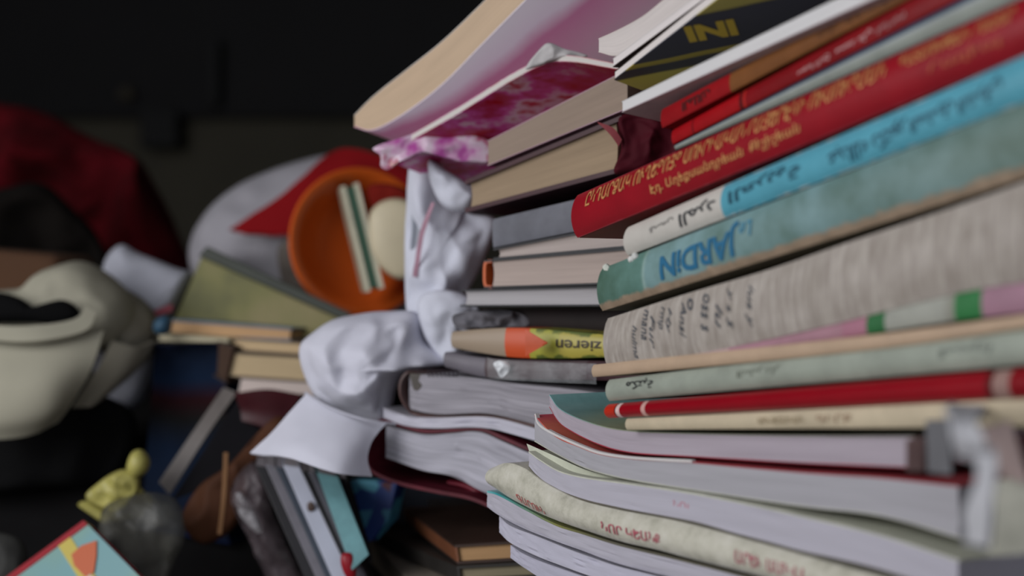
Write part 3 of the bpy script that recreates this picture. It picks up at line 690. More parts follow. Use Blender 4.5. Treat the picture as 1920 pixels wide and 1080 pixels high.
def wobg(amp, seed, drop=0):
    return lambda u, sd, fr: Vector((0, 0, noise.noise(Vector((u*7, fr*5, seed)))*amp*math.sin(PI*fr)))+WL*(noise.noise(Vector((u*8, fr*14, seed+7)))*amp*1.4)
s = book('notebook', 'floppy notebook with wire coil and brown curled back, right of the white hat', 'notebook',
     [(766, 704, 768), (820, 702, 778), (902, 710, 776), (958, 718, 785), (1060, 728, 812), (1150, 740, 830)], 'pages', cover('8d8a90', .6), pages('aaa6ae', .6), depth=.14, tb=.0005, hard=False, over=0, wob=wobg(.0016, 1), bot_mat=cover('4a3c3c', .5), **kw)
dd = dL(765)
ribbon('cover_curl', [(800, 712, dd), (782, 700, dd-.002), (764, 698, dd-.004), (751, 715, dd-.004), (750, 740, dd-.004), (760, 762, dd-.003), (778, 776, dd-.001), (830, 783, dL(830)-.001), (905, 781, dL(905)-.001), (960, 789, dL(960)-.001), (1040, 808, dL(1040)-.001)], WL, .14, .0016, cover('5b4340', .5), s.root)['label'] = 'brown curled cover'
for k in range(7):
    x = 804+k*8; d0 = dL(x)-.001
    ribbon('coil_ring', [(x, 706, d0), (x-3, 700, d0-.002), (x, 693, d0-.004), (x+5, 697, d0-.002), (x+4, 706, d0)], (1, .2, 0), .0006, .0006, ink('4a4048', .4, .5), s.root, sub=4)
o = box_px('clip', [(766, 700), (796, 702), (788, 734), (774, 732)], dd-.006, (.002, .003, 0), cover('6a645e', .5), s.root); o['label'] = 'grey brown tab'
s = book('magazine', 'white floppy magazine between the coil notebook and the maroon bound journal', 'magazine',
     [(718, 764, 784), (763, 780, 800), (819, 783, 804), (902, 781, 803), (958, 790, 814), (1060, 820, 844), (1150, 838, 862)], 'pages', cover('c2bfc8', .6), pages('c6c4d0', .15), depth=.14, tb=.0004, hard=False, over=0, wob=wobg(.001, 2), off=-.002, bot_mat=cover('4a4244', .6), **kw)
s = book('journal', 'thick floppy journal with maroon wraparound cover and white pages', 'journal',
     [(722, 797, 858), (791, 814, 882), (847, 812, 893), (897, 809, 918), (944, 828, 940), (991, 848, 965), (1060, 872, 990), (1150, 900, 1010)], 'pages', cover('8f8a90', .6), pages('bfbdc8', .55), depth=.14, tb=.0004, hard=False, over=0, wob=wobg(.0022, 3), off=.0, **kw)
dd = dL(700)
ribbon('wraparound_cover', [(1060, 866, dL(1060)-.001), (991, 842, dL(991)-.001), (944, 822, dL(944)-.001), (897, 804, dL(897)-.001), (847, 807, dL(847)-.001), (791, 808, dL(791)-.001), (735, 792, dL(735)-.001), (708, 792, dd-.001), (693, 820, dd-.002), (688, 855, dd-.002), (698, 884, dd-.002), (749, 906, dL(749)-.002), (819, 922, dL(819)-.002), (880, 934, dL(880)-.002), (930, 955, dL(930)), (1000, 990, dL(1000))], WL, .14, .0022, cover('6a1f2e', .5, dirt=.2), s.root)['label'] = 'maroon wraparound cover'
s = book('booklet', 'red covered booklet pushed under the maroon bound journal', 'booklet',
     [(842, 900, 908), (880, 906, 920), (915, 926, 948), (990, 968, 990), (1060, 1000, 1020)], 'spine', cover('7a1e30', .5), white_pg, depth=.12, tb=.0006, hard=False, off=.02, **kw)

# ---------------------------------------------------------------- low books under the farther stack
tag_d = .90
def lowbook(label, quad, d, dv, cov, pg, **k): return simple_book('hardcover_book', label, 'book', quad, d, dv, cov, pg, **k)
def board_book(name, label, top4, th, cov, pg, tb=.0016, page_side=(0, 1), group=None):
    """closed book lying on its back: top4 = px+distance of its top corners, near-left, near-right, far-right, far-left"""
    A = [P(*c) for c in top4]; n = (A[1]-A[0]).cross(A[3]-A[0]).normalized()
    if n.z > 0: n = -n
    c = sum(A, Vector())/4+n*th
    r = thing(name, label, 'book', Vector((c.x, c.y, min((a+n*th).z for a in A))), group)
    def pr(nm, Q, a, b, m):
        V = [q+n*a for q in Q]+[q+n*b for q in Q]
        faces = [(0, 1, 2, 3), (7, 6, 5, 4), (0, 4, 5, 1), (1, 5, 6, 2), (2, 6, 7, 3), (3, 7, 4, 0)]
        L = (Q[1]-Q[0]).length
        un = [((0, 0), (1, 0), (1, 1), (0, 1)), ((0, 1), (1, 1), (1, 0), (0, 0))]+[((0, 0), (0, 1), (1, 1), (1, 0))]*4
        um = [tuple((u*L, v*(b-a)) for u, v in f) for f in un]
        o = mesh_obj(nm, V, faces, m, r, {'m': um, 'n': un}, 30); return o
    pr('front_cover', A, 0, tb, cov); pr('back_cover', A, th-tb, th, cov)
    ce = sum(A, Vector())/4; Q = [q+(ce-q)*.03 for q in A]; pr('page_block', Q, tb, th-tb, pg)
    sp = [A[0]+(A[0]-A[1])*.0, A[0]+(A[1]-A[0])*.03, A[3]+(A[2]-A[3])*.03, A[3]]; pr('spine', sp, tb, th-tb, cov)
    return r
board_book('hardcover_book', 'brown edged dark book with tan pages lying low beneath the maroon journal',
    [(852, 1022, .86), (1005, 1012, .84), (900, 945, 1.02), (758, 952, 1.03)], .0118, cover('3a2820', .5), pages('b08a60', .2))
ROOTS[-1].children[3].data.materials[0] = cover('7a4a30', .5)
board_book('hardcover_book', 'dark book with lettered cream page edge under the brown edged book',
    [(856, 1062, .855), (1020, 1052, .835), (880, 985, 1.04), (700, 995, 1.05)], .0095, cover('2a2724', .5), pages('8c8268', .5))
board_book('hardcover_book', 'grey brown book lying lowest at the bottom edge, next to the turquoise spine',
    [(800, 1120, .86), (1040, 1105, .83), (900, 1000, 1.06), (690, 1008, 1.07)], .02, cover('8a8074', .6), pages('a09484', .3))
board_book('hardcover_book', 'dark book with light edge lying behind the brown edged book',
    [(925, 1000, .90), (1030, 985, .885), (935, 930, 1.06), (800, 935, 1.07)], .008, cover('2e2a2a', .5), pages('8c8880', .3))
# blue patterned magazine
t = NT('blue_pattern_cover'); tc = t.n('ShaderNodeTexCoord'); v = t.n('ShaderNodeTexVoronoi'); v.inputs['Scale'].default_value = 75; t.l(tc.outputs['Object'], v.inputs[0])
sep = t.n('ShaderNodeSeparateColor'); t.l(v.outputs['Color'], sep.inputs[0])
t.col(t.ramp(sep.outputs[0], [(0, '1f3f86'), (.40, '2a4e90'), (.55, '4f96b4'), (.75, '58a8c0'), (.85, '5c1e30'), (.92, '223c7a')], 'CONSTANT')); t.rough(.4)
r = box_px('comic_magazine', [(655, 900), (745, 905), (730, 975), (690, 1018)], [.99, .975, .98, .97], (.006, .010, .0), t.m, origin=P(700, 1018, .98))
tag(r, 'blue and red patterned magazine standing beside the turquoise spine', 'magazine')
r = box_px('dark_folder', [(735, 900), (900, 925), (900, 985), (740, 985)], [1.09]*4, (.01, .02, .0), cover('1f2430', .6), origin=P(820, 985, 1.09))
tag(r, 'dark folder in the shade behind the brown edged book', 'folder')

# ---------------------------------------------------------------- slanting row of slim books under the white cap
def lean_book(name, label, quad, d, dv, m, pg=None):
    """slim book standing on edge and leaning: px quad is its visible spine face"""
    ds = d; A = [P(x, y, dd) for (x, y), dd in zip(quad, ds)]; Dv = Vector(dv); V0 = A+[a+Dv for a in A]
    z = min(v.z for v in V0); c = sum(V0, Vector())/8; r = thing(name, label, 'book', Vector((c.x, c.y, z)))
    ex = (A[1]-A[0]); ey = (A[3]-A[0])
    def pr(nm, f0, f1, s0, s1, mm):
        Q = [A[0]+ex*f0, A[0].lerp(A[1], f1) if False else A[0]+ex*f1, A[3]+(A[2]-A[3])*f1, A[3]+(A[2]-A[3])*f0]
        V = [q+Dv*s0 for q in Q]+[q+Dv*s1 for q in Q]; h = ey.length; L = ex.length*(f1-f0)
        faces = [(0, 3, 2, 1), (4, 5, 6, 7), (0, 1, 5, 4), (1, 2, 6, 5), (2, 3, 7, 6), (3, 0, 4, 7)]
        un = [((f0, 1), (f0, 0), (f1, 0), (f1, 1)), ((f0, 1), (f1, 1), (f1, 0), (f0, 0))]+[((0, 0), (1, 0), (1, 1), (0, 1))]*4
        um = [tuple((v*h, u*ex.length) for u, v in f) for f in un]
        return mesh_obj(nm, V, faces, mm, r, {'m': um, 'n': un}, 30)
    sp = pr('spine', 0, 1, 0, .012, m); mo = sp.modifiers.new('bevel', 'BEVEL'); mo.width = .001; mo.segments = 2
    pr('front_cover', 0, .1, .012, 1, m); pr('back_cover', .9, 1, .012, 1, m); pr('page_block', .1, .9, .014, .98, pg or grey_pg)
    return r
DV = (-.016, .10, .0)
row = [('black slim book leaning leftmost in the row under the white cap', 'book', (478, 498), (600, 628), cover('1d1b1f', .4), 872, 1150),
       ('grey slim book second in the leaning row under the white cap', 'book', (496, 516), (622, 646), cover('77747c', .4), 870, 1150),
       ('charcoal slim book with blue edge left of the wide white spine', 'book', (516, 530), (641, 664), cover('3c4450', .4), 874, 1150),
       ('wide white slim book with a brown spot, in the leaning row', 'book', (530, 562), (652, 700), cover('b9bccb', .45, dirt=.05), 872, 1150),
       ('black slim book right of the wide white spine in the leaning row', 'book', (563, 576), (690, 712), cover('18171a', .4), 880, 1150),
       ('dark grey slim book with streaked spine left of the turquoise one', 'book', (577, 592), (700, 722), cover('58565e', .4), 884, 1150)]
for i, (lb, ct, (xa, xb), (xc, xd), m, yt, ybm) in enumerate(row):
    d0 = .955-i*.002
    r = lean_book('slim_book', lb, [(xa, yt), (xb, yt+4), (xd, ybm), (xc, ybm)], [d0, d0, d0-.04, d0-.04], DV, m)
    if i == 3:
        blob('brown_spot', [(604-28, 945), (612-28, 940), (618-28, 948), (616-28, 958), (606-28, 958)], d0-.0135, .0006, .0006, ink('4a3830'), r, rings=4)
lean_book('slim_book', 'turquoise slim book with rounded end, rightmost of the leaning row', [(594, 886), (634, 894), (692, 1040), (660, 1070)], [.94, .94, .90, .90], DV, cover('6f9fa4', .4, dirt=.15))
lean_book('slim_book', 'black slim book with red specks behind the turquoise one', [(636, 896), (650, 896), (700, 1050), (690, 1060)], [.95, .95, .92, .92], DV, cover('1a1618', .4))
o = blob('red_tag', [(640, 1040), (655, 1036), (664, 1046), (668, 1080), (652, 1085), (640, 1062)], .905, .004, .004, cover('a01424', .4), origin=P(655, 1085, .905))
tag(o, 'small bright red tag at the foot of the turquoise slim book', 'tag')
r = blob('plastic_bag', [(440, 900), (470, 868), (490, 880), (505, 950), (545, 1040), (580, 1120), (520, 1120), (480, 1040), (445, 970), (432, 930)], .985, .012, .012, film('dull_plastic', (.13, .10, .11, 1), alpha=.5, rough=.4), origin=P(500, 1110, .985), amp=.008, freq=40)
tag(r, 'crinkled translucent plastic bag left of the leaning slim books', 'plastic bag')
o = blob('painted_glint_flap', [(440, 930), (455, 925), (480, 960), (492, 995), (478, 998), (450, 965)], .972, .003, .003, film('painted_glint_plastic', (.5, .48, .5, 1), alpha=.6, rough=.3), origin=P(465, 998, .972), amp=.003, freq=60)  # paler film on this flap paints the white glint of the plastic
tag(o, 'plastic flap with a painted pale glint, left of the leaning slim books', 'plastic wrap')

# ---------------------------------------------------------------- white cap
capc = cloth('d6d6e2', 1200, .06)
base = P(640, 895, .93); r = thing('bucket_hat', 'crumpled white cotton hat hanging over the leaning slim books', 'hat', base)
def cfold(x, y, rr, side):
    a = math.sin((x*.03+y*.012))*.0016+math.sin((x*.012-y*.045)+1.2)*.0018; return Vector((0, a*(1-rr), 0))
o = blob('crown', [(566, 690), (562, 650), (585, 625), (625, 600), (680, 588), (735, 584), (785, 588), (800, 640), (850, 680), (800, 690), (757, 700), (742, 730), (735, 765), (728, 798), (690, 798), (630, 775), (590, 745)], .935, .034, .03, capc, r, rings=24, amp=.0095, freq=21, centre=(680, 690), fold=cfold, power=.55)
o = sheet('brim', [[(575, 742, .925), (620, 765, .905), (672, 785, .897), (728, 792, .905)], [(545, 775, .915), (600, 805, .890), (650, 828, .880), (697, 825, .892)], [(505, 815, .91), (570, 838, .880), (635, 868, .870), (684, 862, .885)], [(468, 849, .91), (545, 862, .880), (630, 885, .868), (694, 893, .885)]], .0016, capc, r, nu=20, nv=24, amp=.0015, freq=30)
for k, tt in enumerate((.35, .7)):
    pass
ribbon('hat_band_seam', [(572, 738, .915), (620, 766, .898), (680, 787, .890), (742, 797, .898)], (0, 0, 1), .0012, .0008, cloth('c4c4d0'), r)

# crumpled white paper / plastic hanging
r = thing('crumpled_paper', 'crumpled white wrapping paper hanging beside the farther stack', 'paper', P(840, 690, .93))
wp = cloth('d8dae6', 700, .1)
blob('crumple', [(768, 300), (790, 286), (830, 292), (880, 302), (912, 314), (870, 345), (893, 365), (880, 400), (930, 412), (925, 450), (905, 500), (880, 545), (862, 570), (850, 620), (830, 680), (800, 640), (765, 590), (760, 500), (762, 400)], .955, .016, .02, wp, r, rings=24, amp=.013, freq=17, centre=(830, 480), power=.45)
blob('lower_fold', [(785, 560), (840, 545), (880, 560), (900, 590), (870, 640), (850, 690), (815, 660), (790, 620)], .925, .012, .016, wp, r, rings=12, amp=.008, freq=24, seed=3)
blob('upper_fold', [(805, 300), (840, 320), (885, 350), (893, 375), (870, 400), (830, 385), (808, 345)], .925, .008, .012, wp, r, rings=12, amp=.006, freq=28, seed=6)
sheet('printed_strip', [[(770, 300, .955), (800, 292, .95)], [(772, 380, .945), (800, 380, .940)], [(768, 470, .95), (796, 470, .945)]], .0012, cover('8a8d98', .35, stops=[(0, 'aab0bc'), (.3, '6e727e'), (.5, 'c8ccd6'), (.7, '6e7280')], interp='LINEAR'), r, amp=.003, freq=40)['label'] = 'grey printed strip'
sheet('pink_print', [[(812, 380, .928), (806, 380, .928)], [(795, 440, .930), (786, 440, .930)], [(782, 520, .936), (774, 520, .936)]], .0008, cover('c99aac', .5), r, amp=.002, freq=40)

# ---------------------------------------------------------------- orange bowl and what is in it
def lathe(name, prof, centre, axis, mat, parent=None, seg=64, up=Vector((0, 0, 1)), sx=1.0):
    ax = Vector(axis).normalized(); a = ax.cross(up).normalized(); b = a.cross(ax); V = []; fs = []; K = len(prof)
    for i in range(seg):
        t_ = 2*PI*i/seg
        for (r_, h) in prof: V.append(centre+a*(r_*math.cos(t_)*sx)+b*(r_*math.sin(t_))+ax*h)
    for i in range(seg):
        j = (i+1) % seg
        for k in range(K-1): fs.append((i*K+k, i*K+k+1, j*K+k+1, j*K+k))
    return mesh_obj(name, V, fs, mat, parent, None, 50)
c = P(676, 455, 1.17); ax = Vector((.34, -.94, .06))
t = NT('orange_plastic'); t.col(lin('cc5a1e')); t.rough(.3); t.b.inputs['Subsurface Weight'].default_value = 0.0; orp = t.m
r = thing('plastic_bowl', 'orange plastic bowl tipped on its side, holding a book and a cream disc', 'bowl', P(676, 590, 1.17))
prof = [(.0005, -.030), (.03, -.0295), (.043, -.020), (.051, -.004), (.056, .004), (.0605, .005), (.062, .003), (.0605, .0005), (.057, 0), (.054, -.006), (.046, -.022), (.032, -.032), (.0005, -.0325)]
lathe('bowl', prof, c, ax, orp, r, sx=.97)
lathe('foot_ring', [(.028, -.031), (.030, -.031), (.030, -.037), (.028, -.037), (.028, -.031)], c, ax, orp, r)
bx = simple_book('hardcover_book', 'slim off-white book with dark green stripe standing inside the orange bowl', 'book', [(672, 342), (720, 540), (686, 548), (638, 350)], [1.13, 1.10, 1.105, 1.135], (-.009, .055, .0), cover('b9b49c', .5), pages('31503e', .3), tb=.0042)
o = blob('lid', [(692, 440), (694, 400), (715, 378), (750, 372), (785, 390), (795, 450), (785, 510), (755, 525), (725, 512), (700, 480)], 1.105, .010, .010, cover('d6c9aa', .5, dirt=.04), origin=P(740, 525, 1.105), power=.3)
tag(o, 'round cream disc resting in the orange bowl behind the crumpled paper', 'lid')
o = blob('dark_red_pouch', [(690, 350), (730, 345), (770, 362), (790, 400), (740, 400), (700, 390)], 1.125, .006, .006, cloth('7a1c14'), origin=P(740, 400, 1.125), amp=.004)
tag(o, 'dark red scrap of cloth inside the orange bowl above the cream disc', 'cloth')

# white sack with red flap behind
r = thing('fabric_sack', 'bulging white sack behind the orange bowl with red cloth over it', 'sack', P(560, 560, 1.36))
blob('sack_body', [(357, 500), (362, 440), (400, 385), (450, 345), (510, 318), (570, 300), (640, 288), (720, 300), (780, 360), (780, 500), (760, 620), (600, 640), (460, 600), (390, 560)], 1.34, .05, .07, cloth('a5a2a8', 600, .1), r, rings=18, amp=.016, freq=10)
o = sheet('red_cloth', [[(435, 434, 1.268), (520, 372, 1.258), (580, 320, 1.256), (640, 280, 1.268), (720, 290, 1.27), (800, 320, 1.28)], [(450, 437, 1.262), (530, 425, 1.25), (590, 400, 1.248), (650, 350, 1.25), (720, 340, 1.26), (800, 345, 1.26)], [(470, 440, 1.262), (540, 440, 1.25), (600, 436, 1.248), (660, 420, 1.25), (720, 400, 1.255), (800, 390, 1.255)]], .003, cloth('8c1218', 700, .2), None, amp=.003, freq=18, nv=30, origin=P(600, 440, 1.26))
tag(o, 'bright red cloth wedge draped across the white sack', 'cloth')
o = blob('leather_pouch', [(520, 470), (560, 440), (600, 460), (610, 540), (590, 600), (540, 560)], 1.24, .01, .012, cloth('6d655e', 500, .3), origin=P(560, 600, 1.24), amp=.008, freq=20)
tag(o, 'dull grey brown cloth bundle between the olive box and the orange bowl', 'cloth')

# olive box leaning, dark lid edge
t = NT('olive_card'); tc = t.n('ShaderNodeTexCoord'); n1 = t.noise(tc.outputs['Object'], 14, 3)
t.col(t.ramp(n1, [(.32, '4a4c2c'), (.5, '74713f'), (.68, '877c52')])); t.rough(.6)
r = thing('storage_box', 'olive green card box with a dark slanting lid edge, resting on pale books', 'box', P(480, 615, 1.16))
box_px('box_body', [(378, 482), (640, 598), (650, 672), (326, 602)], [1.15, 1.12, 1.12, 1.16], (-.02, .12, .0), t.m, r)
box_px('lid_edge', [(388, 462), (660, 588), (652, 604), (372, 480)], [1.145, 1.112, 1.112, 1.145], (-.02, .125, 0), cover('33382f', .6), r)
# pale books beneath the olive box
simple_book('hardcover_book', 'tan book with a blue grey cover directly beneath the olive box', 'book', [(318, 598), (548, 615), (545, 640), (312, 630)], [1.13, 1.11, 1.11, 1.13], (.06, .14, 0), cover('66788a', .5), pages('c79f74', .15), tb=.0016)
simple_book('paperback_book', 'pale paperback stack layer sticking out left under the tan book', 'book', [(296, 630), (430, 636), (600, 640), (600, 640)], 1.12, (.06, .12, 0), cover('c9bfa0', .6), pages('c9bfa0', .15)) if False else None
simple_book('paperback_book', 'long cream book directly beneath the tan book', 'book', [(428, 634), (610, 646), (608, 668), (430, 656)], [1.11, 1.095, 1.095, 1.11], (.06, .12, 0), cover('7d6a5c', .6), pages('cbb088', .15), tb=.0007)
simple_book('paperback_book', 'thick cream book above the pale grey one, left of the white hat', 'book', [(436, 662), (600, 672), (598, 716), (418, 704)], [1.105, 1.09, 1.09, 1.105], (.06, .12, 0), cover('8d7c66', .6), pages('c2ab86', .2), tb=.0007)
simple_book('paperback_book', 'pale pinkish white book lowest of the cream pile, left of the white hat', 'book', [(446, 708), (600, 718), (598, 744), (440, 738)], [1.10, 1.085, 1.085, 1.10], (.06, .12, 0), cover('8a7a74', .6), pages('d0c0b8', .12), tb=.0006)
o = blob('blue_bag_print', [(292, 600), (310, 592), (322, 600), (318, 622), (300, 628), (288, 618)], 1.10, .01, .01, cover('3a5c74', .5), origin=P(305, 628, 1.10))  # added blue blob stands for part of the paper bag's print
tag(o, 'small blue blob for the paper bag print, by the tan book', 'print')
simple_book('paperback_book', 'thin off-white book poking out over the navy book', 'book', [(290, 624), (430, 634), (430, 642), (292, 640)], [1.115, 1.105, 1.105, 1.115], (.05, .10, 0), cover('b6ad90', .6), pages('c5bca0', .1), tb=.0005)

# navy block and the maroon folder
simple_book('hardcover_book', 'large navy blue hardback standing below the pale books', 'book', [(284, 648), (424, 640), (430, 1020), (258, 990)], [1.14, 1.12, 1.10, 1.12], (.03, .07, 0), cover('142040', .85, spec=.1), cover('1c2a44', .85, spec=.1, stops=[(0, '121a2c'), (.45, '16243a'), (.62, '1c1c1c'), (.72, '2e1216'), (.82, '16263e'), (1, '101828')], axis='v', interp='LINEAR'), tb=.002)
simple_book('hardcover_book', 'dark brown book standing between the navy hardback and the cream pile', 'book', [(404, 640), (440, 650), (425, 720), (400, 705)], [1.10, 1.10, 1.10, 1.10], (.03, .08, 0), cover('3c2a20', .6), pages('4a3426', .2))
r = thing('ring_binder', 'dark leaning binder with a grey strip along its edge, below the cream pile', 'binder', P(400, 960, 1.02))
box_px('cover_board', [(446, 745), (566, 742), (470, 880), (320, 940)], [1.05, 1.04, 1.02, 1.02], (.0, .02, 0), cover('131216', .8, spec=.1), r)
sheet('grey_edge', [[(420, 728, 1.062), (445, 738, 1.058)], [(370, 800, 1.045), (390, 815, 1.042)], [(298, 905, 1.03), (318, 928, 1.028)]], .003, cover('6f6864', .5), r)['label'] = 'grey edge strip'
sheet('maroon_flap', [[(440, 740, 1.045), (500, 732, 1.04), (566, 742, 1.04)], [(450, 765, 1.03), (510, 775, 1.025), (540, 785, 1.025)], [(455, 790, 1.025), (490, 800, 1.02), (510, 812, 1.02)]], .003, cover('44181e', .5), r)['label'] = 'maroon flap'
r = blob('leather_bag', [(348, 950), (380, 905), (430, 872), (480, 815), (520, 780), (545, 800), (490, 860), (472, 930), (440, 990), (380, 1020), (345, 985)], 1.01, .010, .03, cloth('5a3826', 300, .5, .7), origin=P(420, 1020, 1.02), amp=.008, freq=20)
tag(r, 'brown leather bag in the shade left of the leaning slim books', 'bag')
o = sheet('leather_strap', [[(420, 850, .992), (428, 850, .992)], [(416, 930, .978), (424, 930, .978)], [(408, 1000, .985), (416, 1000, .985)]], .003, cloth('8a6648', 300, .3), r if False else None, origin=P(414, 1000, .985))
tag(o, 'pale brown strap hanging down over the brown leather bag', 'strap')

# ---------------------------------------------------------------- left: caps, papers, red cloth
r = thing('baseball_cap', 'beige baseball cap with black painted opening, nearest cap at the left edge', 'cap', P(90, 820, 1.08))
be = cloth('a5a190', 900, .08); be2 = cloth('989283', 900, .1)
blob('crown', [(-90, 560), (-20, 545), (50, 537), (90, 505), (150, 490), (200, 512), (245, 555), (255, 610), (225, 650), (160, 660), (60, 650), (-90, 660)], 1.12, .05, .05, be, r, rings=16, amp=.007, freq=18)
blob('opening', [(-90, 545), (20, 552), (70, 580), (110, 562), (140, 572), (150, 595), (120, 610), (60, 605), (-90, 600)], 1.066, .012, .01, cloth('0b0b0c', 500, .2), r, rings=10)['label'] = 'black blob painting the shade inside the back opening'  # black blob puts the hole's shade into colour; the crown is closed
sheet('strap', [[(-90, 600, 1.05), (0, 612, 1.04), (70, 612, 1.04), (140, 600, 1.05), (160, 575, 1.06)], [(-90, 622, 1.045), (0, 640, 1.035), (80, 640, 1.032), (160, 622, 1.045), (182, 590, 1.058)]], .003, be, r, nv=24)
sheet('brim', [[(-90, 640, 1.07), (0, 645, 1.05), (100, 645, 1.045), (195, 620, 1.06)], [(-90, 720, 1.05), (0, 720, 1.03), (90, 715, 1.028), (172, 690, 1.05)], [(-90, 790, 1.05), (0, 785, 1.03), (90, 770, 1.032), (140, 745, 1.05)], [(-90, 826, 1.06), (0, 822, 1.045), (60, 812, 1.045), (105, 790, 1.055)]], .003, be, r, nu=18, nv=20, amp=.002, freq=14)
r = thing('baseball_cap', 'second beige cap tucked behind the nearest one, brim pointing down', 'cap', P(210, 770, 1.14))
blob('crown', [(200, 560), (240, 545), (275, 575), (292, 610), (288, 650), (262, 690), (220, 690), (190, 640)], 1.14, .03, .04, be2, r, rings=12, amp=.005, freq=20)
sheet('brim', [[(210, 640, 1.10), (250, 650, 1.10), (288, 640, 1.12)], [(185, 690, 1.09), (225, 700, 1.09), (255, 690, 1.11)], [(135, 765, 1.09), (170, 760, 1.09), (205, 735, 1.11)]], .003, be2, r, nu=14, nv=14)
r = thing('paper_bag', 'white paper bag with a red stripe behind the beige caps', 'bag', P(270, 770, 1.18))
blob('bag_body', [(192, 500), (225, 458), (262, 475), (330, 503), (356, 515), (335, 570), (322, 600), (295, 680), (262, 760), (200, 775), (180, 700), (200, 600)], 1.19, .02, .03, cloth('abacb6', 500, .08), r, rings=14, amp=.009, freq=16)
sheet('red_stripe', [[(272, 588, 1.166), (322, 570, 1.17)], [(276, 600, 1.166), (324, 582, 1.17)]], .0012, ink('a03a4a'), r)
r = blob('red_cloth', [(-90, 190), (0, 194), (90, 212), (180, 262), (240, 292), (290, 370), (335, 440), (360, 500), (350, 560), (250, 560), (150, 540), (40, 500), (-90, 480)], 1.62, .05, .08, cloth('560610', 500, .6), origin=P(130, 560, 1.62), amp=.045, freq=8, rings=22)
tag(r, 'deep red cloth heaped at the far left against the dark wall', 'cloth')
r = blob('black_bag', [(-90, 400), (20, 350), (90, 345), (140, 400), (185, 465), (200, 540), (150, 620), (-90, 640)], 1.42, .04, .06, cloth('16120f', 500, .4), origin=P(60, 640, 1.42), amp=.03, freq=9)
tag(r, 'black fabric bag in front of the deep red cloth', 'bag')
o = box_px('cardboard_box', [(-90, 462), (104, 478), (104, 560), (-90, 560)], 1.30, (.02, .06, 0), plaster('brown_card', '5a3c26'), origin=P(10, 560, 1.32), bevel=.006)
tag(o, 'dull brown cardboard box behind the beige caps at left edge', 'box')
r = blob('black_bag', [(-90, 790), (60, 775), (170, 740), (240, 770), (250, 830), (200, 900), (100, 915), (-90, 920)], 1.13, .03, .06, cloth('0e0e0f', 500, .3), origin=P(80, 915, 1.13), amp=.012, freq=12)
tag(r, 'black bag lying below the nearest beige cap', 'bag')
# yellow cassette
r = thing('toy_boat', 'yellow plastic toy lying in a clear bag at lower left', 'toy', P(200, 985, 1.02))
ye = cover('b8b062', .4, dirt=.12)
box_px('base', [(136, 946), (150, 938), (206, 972), (194, 986)], [1.0]*4, (.02, .03, 0), ye, r, bevel=.003)
box_px('hull', [(150, 930), (185, 916), (222, 950), (208, 972)], [1.005]*4, (.02, .03, 0), ye, r, bevel=.003)
blob('body', [(160, 932), (185, 905), (222, 882), (250, 884), (262, 905), (250, 935), (222, 962), (200, 955)], 1.0, .008, .012, ye, r, amp=.003, freq=60, power=.35)
blob('head', [(238, 880), (246, 850), (265, 843), (280, 862), (275, 885), (255, 896)], 1.0, .009, .01, ye, r)
o = blob('clear_bag', [(190, 960), (240, 930), (300, 925), (338, 950), (345, 1010), (320, 1070), (300, 1120), (220, 1120), (190, 1040)], .97, .012, .02, film('grey_plastic', (.09, .088, .075, 1), alpha=.6, rough=.45), origin=P(270, 1120, .97), amp=.008, freq=22)
tag(o, 'grey translucent plastic bag right of the yellow toy', 'plastic bag')
o = blob('grey_pouch', [(-40, 1010), (20, 1003), (48, 1030), (50, 1080), (20, 1120), (-40, 1120)], .98, .012, .02, cloth('4a4a48', 500, .4), origin=P(10, 1120, .98), amp=.006, freq=22)
tag(o, 'dark grey pouch at the bottom left corner', 'pouch')

# teal children's book
r = thing('picture_book', 'teal picture book with red edge and yellow stripe at the bottom left', 'book', P(160, 1180, .88))
t = NT('teal_cover'); tc = t.n('ShaderNodeTexCoord'); n1 = t.noise(tc.outputs['Object'], 16, 2); t.col(t.ramp(n1, [(.4, '7ea296'), (.55, '76a0a4')])); t.rough(.4)
TL, TR, BR, BL = (25, 1085), (170, 986), (300, 1110), (120, 1230)
def pb(u, v):   # point on the cover plane
    a = P(165, 984, .94).lerp(P(330, 1150, .88), v); b = P(20, 1090, .94).lerp(P(180, 1260, .88), v); return b.lerp(a, u)
V = [pb(0, 0), pb(1, 0), pb(1, 1), pb(0, 1)]; nb = (V[1]-V[0]).cross(V[3]-V[0]).normalized()
if nb.y < 0: nb = -nb
def slab4(nm, a, b, m, u0=0, u1=1, v0=0, v1=1, par=r):
    Q = [pb(u0, v0), pb(u1, v0), pb(u1, v1), pb(u0, v1)]; VV = [q+nb*a for q in Q]+[q+nb*b for q in Q]
    un = [((0, 0), (1, 0), (1, 1), (0, 1))]*6
    return mesh_obj(nm, VV, [(0, 3, 2, 1), (4, 5, 6, 7), (0, 1, 5, 4), (1, 2, 6, 5), (2, 3, 7, 6), (3, 0, 4, 7)], m, par, {'m': un, 'n': un}, 30)
fc = slab4('front_cover', 0, .0018, t.m); slab4('page_block', .0018, .008, white_pg, .02, .98, .02, .98); slab4('back_cover', .008, .010, cover('a01828', .4), 0, 1, 0, 1)
slab4('spine', -.0006, .010, cover('a01828', .4), -.02, 1, -.05, 0)
def decal(nm, pts, m, z=-.0006):
    Q = [pb(u, v) for u, v in pts]; c_ = sum(Q, Vector())/len(Q); n = len(Q)
    VV = [q+nb*z for q in Q]+[q+nb*(z+.0004) for q in Q]
    mesh_obj(nm, VV, [tuple(range(n)), tuple(reversed(range(n, 2*n)))]+[(i, (i+1) % n, n+(i+1) % n, n+i) for i in range(n)], m, r)
decal('yellow_stripe', [(.62, 0), (.78, 0), (.52, 1), (.36, 1)], ink('c2b052'))
decal('orange_leaf', [(.60, .22), (.66, .13), (.80, .12), (.95, .16), (.84, .26), (.70, .36), (.60, .36)], ink('c0603a'), -.0012)
